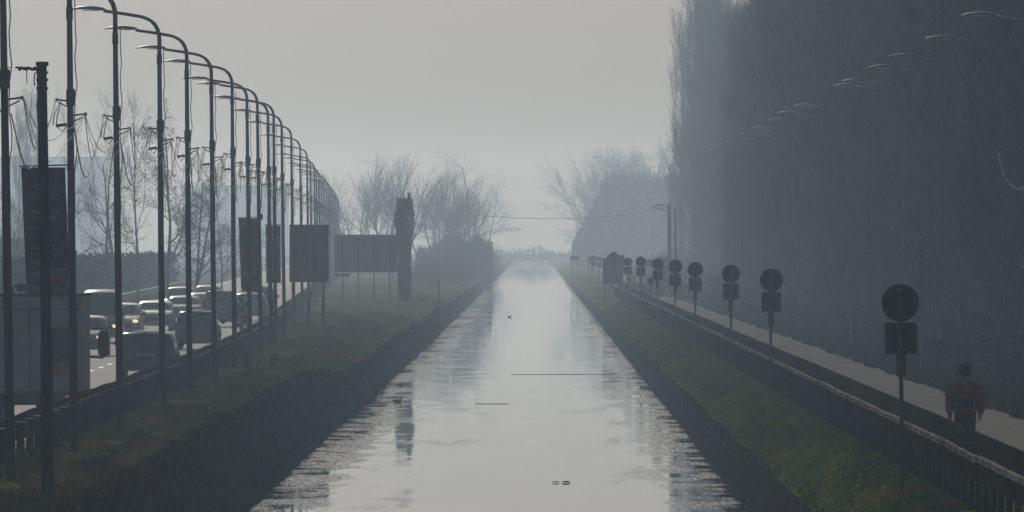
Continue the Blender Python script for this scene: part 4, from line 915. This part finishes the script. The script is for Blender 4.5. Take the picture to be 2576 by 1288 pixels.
        sp = [Vector((x+.1,d-.18,zg+1.14)), Vector((x+.13,d-.165,zg+1.28)), Vector((x+.17,d-.1,zg+1.41))]; MB().tube(sp, .012, 6).build('strap', 'bag', bg_)
    return r
person('person in a dark red jacket with grey hood walking away on the footpath', 7.58, 154, gr_(154)+.012)
person('hazy person in a bright green jacket standing beyond the footpath wall', X_at(1588,715), 715, gr_(715)+.0, 'hivis', False)
# motorcyclist
mx, md = (606-VX)/56.6, 389
mc = thing('motorcycle', 'scooter with a rear top box ridden away between the cars', 'motorcycle', (mx, md, GL+.01))
for y in (.3,1.55):
    wh = MB().tube([(-.07,y,.3),(.07,y,.3)], .3, 20).build('wheel', 'rubber', mc); MB().tube([(-.075,y,.3),(.075,y,.3)], .17, 14).build('rim', 'rim', wh)
soft(MB().loft([[(a*math.cos(q), y, z+c*math.sin(q)) for q in [2*PI*j/14 for j in range(14)]] for y,a,z,c in ((-.02,.08,.72,.08),(.15,.17,.66,.18),(.5,.2,.6,.22),(.9,.16,.5,.16),(1.2,.2,.6,.28),(1.4,.14,.75,.3))]).build('body', 'blackcar', mc))
MB().box((0,.45,.86), (.3,.7,.1), bev=.04).build('seat', 'rubber', mc); MB().box((0,-.02,1.02), (.42,.36,.3), bev=.08).build('top_box', 'greycar', mc); MB().box((0,-.13,.74), (.2,.06,.09), bev=.02).build('tail_light', 'red', mc); MB().box((0,-.16,.58), (.18,.02,.16)).build('number_plate', 'plate', mc)
MB().tube([(-.36,1.12,1.08),(0,1.25,1.02),(.36,1.12,1.08)], .016, 6).build('handlebar', 'darksteel', mc)
for s in (-1,1): MB().tube([(s*.28,1.15,1.07),(s*.34,1.12,1.28)], .008, 5).build('mirror_stem', 'darksteel', mc); MB().box((s*.35,1.12,1.31), (.14,.03,.09), bev=.02).build('mirror', 'glass', mc)
rp = thing('person', 'motorcyclist in dark clothes and a red helmet seen from behind', 'person', (mx, md+.35, GL+.01))
b = MB(); b.tube([(0,0,.93),(0,.06,1.2),(0,.1,1.4),(0,.12,1.5)], [.16,.17,.18,.08], 16); b.tube([(0,.12,1.48),(0,.14,1.6)], .06, 10)
for s in (-1,1):
    b.tube([(s*.1,0,.93),(s*.2,.48,.85),(s*.2,.5,.4)], [.1,.075,.05], 12); b.tube([(s*.2,.5,.38),(s*.2,.68,.34)], [.05,.035], 10); b.tube([(s*.19,.1,1.42),(s*.3,.3,1.2),(s*.32,.72,1.1)], [.07,.055,.035], 12)
    for k in range(4): b.tube([(s*(.3+.018*k),.73,1.1),(s*(.3+.018*k),.79,1.11),(s*(.3+.018*k),.8,1.07)], .01, 6)
    b.tube([(s*.29,.72,1.09),(s*.27,.77,1.07)], .011, 6)
remesh(b.build('body', 'bag', rp), .012); MB().ball((0,.16,1.66), .135, 18, 12, (1,1.1,1.1)).build('helmet', 'helmet', rp, True); MB().box((0,.29,1.67), (.2,.04,.1), bev=.02).build('visor', 'glass', rp)

# ---------------------------------------------------------------- ivy pillar, stake, small things
d = 620; z0 = -4.2; ip = thing('ivy_pillar', 'tall pillar cloaked in shaggy ivy beside the long billboard', 'pillar', (X_at(1018,d), d, z0)); hp = Z_at(500,d)-z0
MB().box((0,0,hp/2), (.62,.5,hp), bev=.03).build('shaft', 'stump', ip); MB().box((.3,0,hp+.05), (.22,.3,.75), bev=.02).build('stub', 'stump', ip)
n = 9000; zz = rng.random(n)**.75*hp; an = rng.random(n)*2*PI; rr = .38+.34*np.exp(-((zz-hp*.78)/(.16*hp))**2)*rng.random(n)+.1*rng.random(n)
c = np.c_[rr*np.cos(an), rr*np.sin(an), zz]; v = c[:,None]+rng.normal(0,1,(n,3,3))*np.array([.03,.03,.09])
raw('ivy', v.reshape(-1,3), np.arange(n*3).reshape(-1,3), 'ivy', ip)
tag(MB().tube([(X_at(1104,640),640,-4.6),(X_at(1103,640),640,Z_at(700,640))], [.07,.05], 8).build('stake', 'stump'), 'thin dark stake standing on the left canal edge near the thicket', 'stake')
for px, dd, hh, rr, lb in ((622, 283, .57,.12,'short dark round-topped stump nearer the lamp posts'), (690, 281, .55,.13,'short dark round-topped stump alone on the verge')):
    x = X_at(px,dd); o = MB().tube([(x,dd,GL-.1),(x-.01,dd,GL+hh*.5),(x,dd,GL+hh*.9),(x,dd,GL+hh)], [rr,rr*.98,rr*.92,rr*.5], 14).build('wooden_stump', 'stump', smooth=True); tag(o, lb, 'stump', 'stumps on the verge')
x = X_at(560,275); tag(MB().box((x,275,GL+.12), (1.35,.25,.05), rot=Matrix.Rotation(.04,3,'Y')).build('plank', 'wood'), 'long pale plank lying on the grass before the stumps', 'plank')
tag(MB().box((X_at(532,268),268,GL+.06), (.4,.2,.03), rz=.3).build('plank', 'wood'), 'short pale plank lying in front of the long plank', 'plank')
def litter(px, y, sz, zg, lb):
    d = (GL if px < VX else zg)*F/(VY-y); mb = MB(); k = 7; x = X_at(px,d); z = (GL if px < VX else zg)+.05
    vs = [(x+(i/6-.5)*sz, d+.06*math.sin(i*2), z+.04*abs(math.sin(i*1.9))) for i in range(7)]+[(x+(i/6-.5)*sz*.9, d+.3+.06*math.cos(i*2), z+.02*abs(math.cos(i*1.3))) for i in range(7)]
    mb.add(vs, [(i,i+1,i+8,i+7) for i in range(6)]); o = mb.build('litter', 'litter'); sl = o.modifiers.new('t','SOLIDIFY'); sl.thickness = .004; tag(o, lb, 'litter', 'scraps of litter')
litter(290,1123,.16,0,'white paper scrap on the grass right of the second lamp post base'); litter(265,1150,.09,0,'crumpled white scrap just below the paper on the near verge'); litter(716,853,.55,0,'long white sheet lying at the foot of the lamp posts')
litter(740,855,.3,0,'white rag beside the long white sheet'); litter(527,1034,.08,0,'tiny white scrap on the verge below the fourth lamp post'); litter(965,858,.12,0,'white speck of litter far along the verge'); litter(880,905,.08,0,'white bit of litter mid verge above the bank edge')
litter(2210,955,.12,-3.95,'white scrap at the far edge of the footpath left of the walker'); litter(2545,995,.16,-3.95,'white scrap on the path edge right of the walker')
# duck and floating things
def duck(px, y, lb):
    d = WZ*F/(VY-y); r = thing('duck', lb, 'duck', (X_at(px,d), d, WZ), group='ducks on the canal')
    b = MB(); b.loft([[(x, a*math.cos(q), .04+dz+c*math.sin(q)) for q in [2*PI*j/12 for j in range(12)]] for x,a,dz,c in ((-.2,.01,.05,.01),(-.14,.05,.02,.035),(0,.085,0,.06),(.1,.06,.01,.05),(.14,.03,.03,.03))]); b.tube([(.1,0,.06),(.12,0,.14),(.13,0,.17)], [.035,.022,.024], 10); b.ball((.14,0,.18), .034, 10, 8); b.tube([(.16,0,.175),(.21,0,.165)], [.014,.006], 6)
    remesh(b.build('body', 'duck', r), .008)
duck(1000,1012,'small dark duck swimming near the left bank'); duck(1282,798,'tiny far duck in the middle of the canal'); 
def raft(px0, px1, y, lb, dep=.7, name='floating_weed'):
    d = WZ*F/(VY-y); x0, x1 = X_at(px0,d), X_at(px1,d); n = 40; top = []; bot = []
    for i in range(n+1):
        t_ = i/n; x = x0+(x1-x0)*t_; ww = dep*(.25+.75*math.sin(PI*t_)**.5)*(.6+.4*noise1(t_*30,2,5)); top.append((x, d+ww/2+.3*noise1(x,.8,3), WZ+.012)); bot.append((x, d-ww/2+.3*noise1(x,.8,3), WZ+.012))
    tag(MB().add(top+bot+[(a,b_,c-.03) for a,b_,c in top+bot], [(i,i+1,n+2+i,n+1+i) for i in range(n)]+[(n+1+i,n+2+i,3*n+4+i,3*n+3+i) for i in range(n)]).build(name, 'weed'), lb, 'weed')
raft(1285,1545,942,'long thin dark line of floating weed across the canal'); raft(1195,1282,1016,'short faint line of floating weed below the long one', .6)
for px0, px1, lb in ((1388,1406,'smaller left one of two dark floating sticks'),(1413,1434,'larger right one of two dark floating sticks')):
    d = WZ*F/(VY-1215); tag(MB().tube([(X_at(px0,d),d,WZ+.02),(X_at((px0+px1)/2,d),d+.02,WZ+.03),(X_at(px1,d),d+.05,WZ+.02)], [.008,.014 if px0<1400 else .022,.012], 8).build('floating_stick', 'stump'), lb, 'stick', 'sticks floating on the canal')
d = 629
for k in (0,1): tag(MB().tube([(X_at(1482+12*k,d),d+k,WZ-.2),(X_at(1500+10*k,d),d+k,Z_at(786,d))], .03, 6).build('leaning_stick', 'stump'), ('left' if k == 0 else 'right')+' one of two thin sticks leaning out of the water by the right bank', 'stick', 'sticks leaning from the water')
d = 360; pts = [(X_at(px,dd),dd,Z_at(y,dd)) for px,y,dd in ((1727,846,366),(1710,862,362),(1695,880,358),(1686,900,354),(1680,925,350),(1676,955,345))]
tag(MB().tube(pts, .045, 8).build('drain_pipe', 'darksteel'), 'dark curved pipe arching down the grassy right bank', 'pipe')

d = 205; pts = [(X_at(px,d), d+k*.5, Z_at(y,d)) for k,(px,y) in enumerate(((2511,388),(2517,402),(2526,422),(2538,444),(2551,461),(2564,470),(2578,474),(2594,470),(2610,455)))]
tag(MB().tube(pts, .012, 6).build('overhead_cable', 'glasscap'), 'short pale drooping cable at the right picture edge', 'cable')  # drawn in the same white as the insulators
# ---------------------------------------------------------------- haze: one closed box round everything
vm = bpy.data.materials.new('haze'); vm.use_nodes = True; t = vm.node_tree; t.nodes.clear()
vo = t.nodes.new('ShaderNodeOutputMaterial'); pv = t.nodes.new('ShaderNodeVolumePrincipled'); pv.inputs['Color'].default_value = (.57,.755,1,1); pv.inputs['Absorption Color'].default_value = (1,1,1,1); pv.inputs['Density'].default_value = .00046; pv.inputs['Anisotropy'].default_value = .7
t.links.new(pv.outputs[0], vo.inputs['Volume'])
hz = MB().box((0,1700,12), (1700,3500,40)).build('haze', vm, kind='stuff'); tag(hz, 'pale blue-grey haze filling the air over the canal', 'haze')
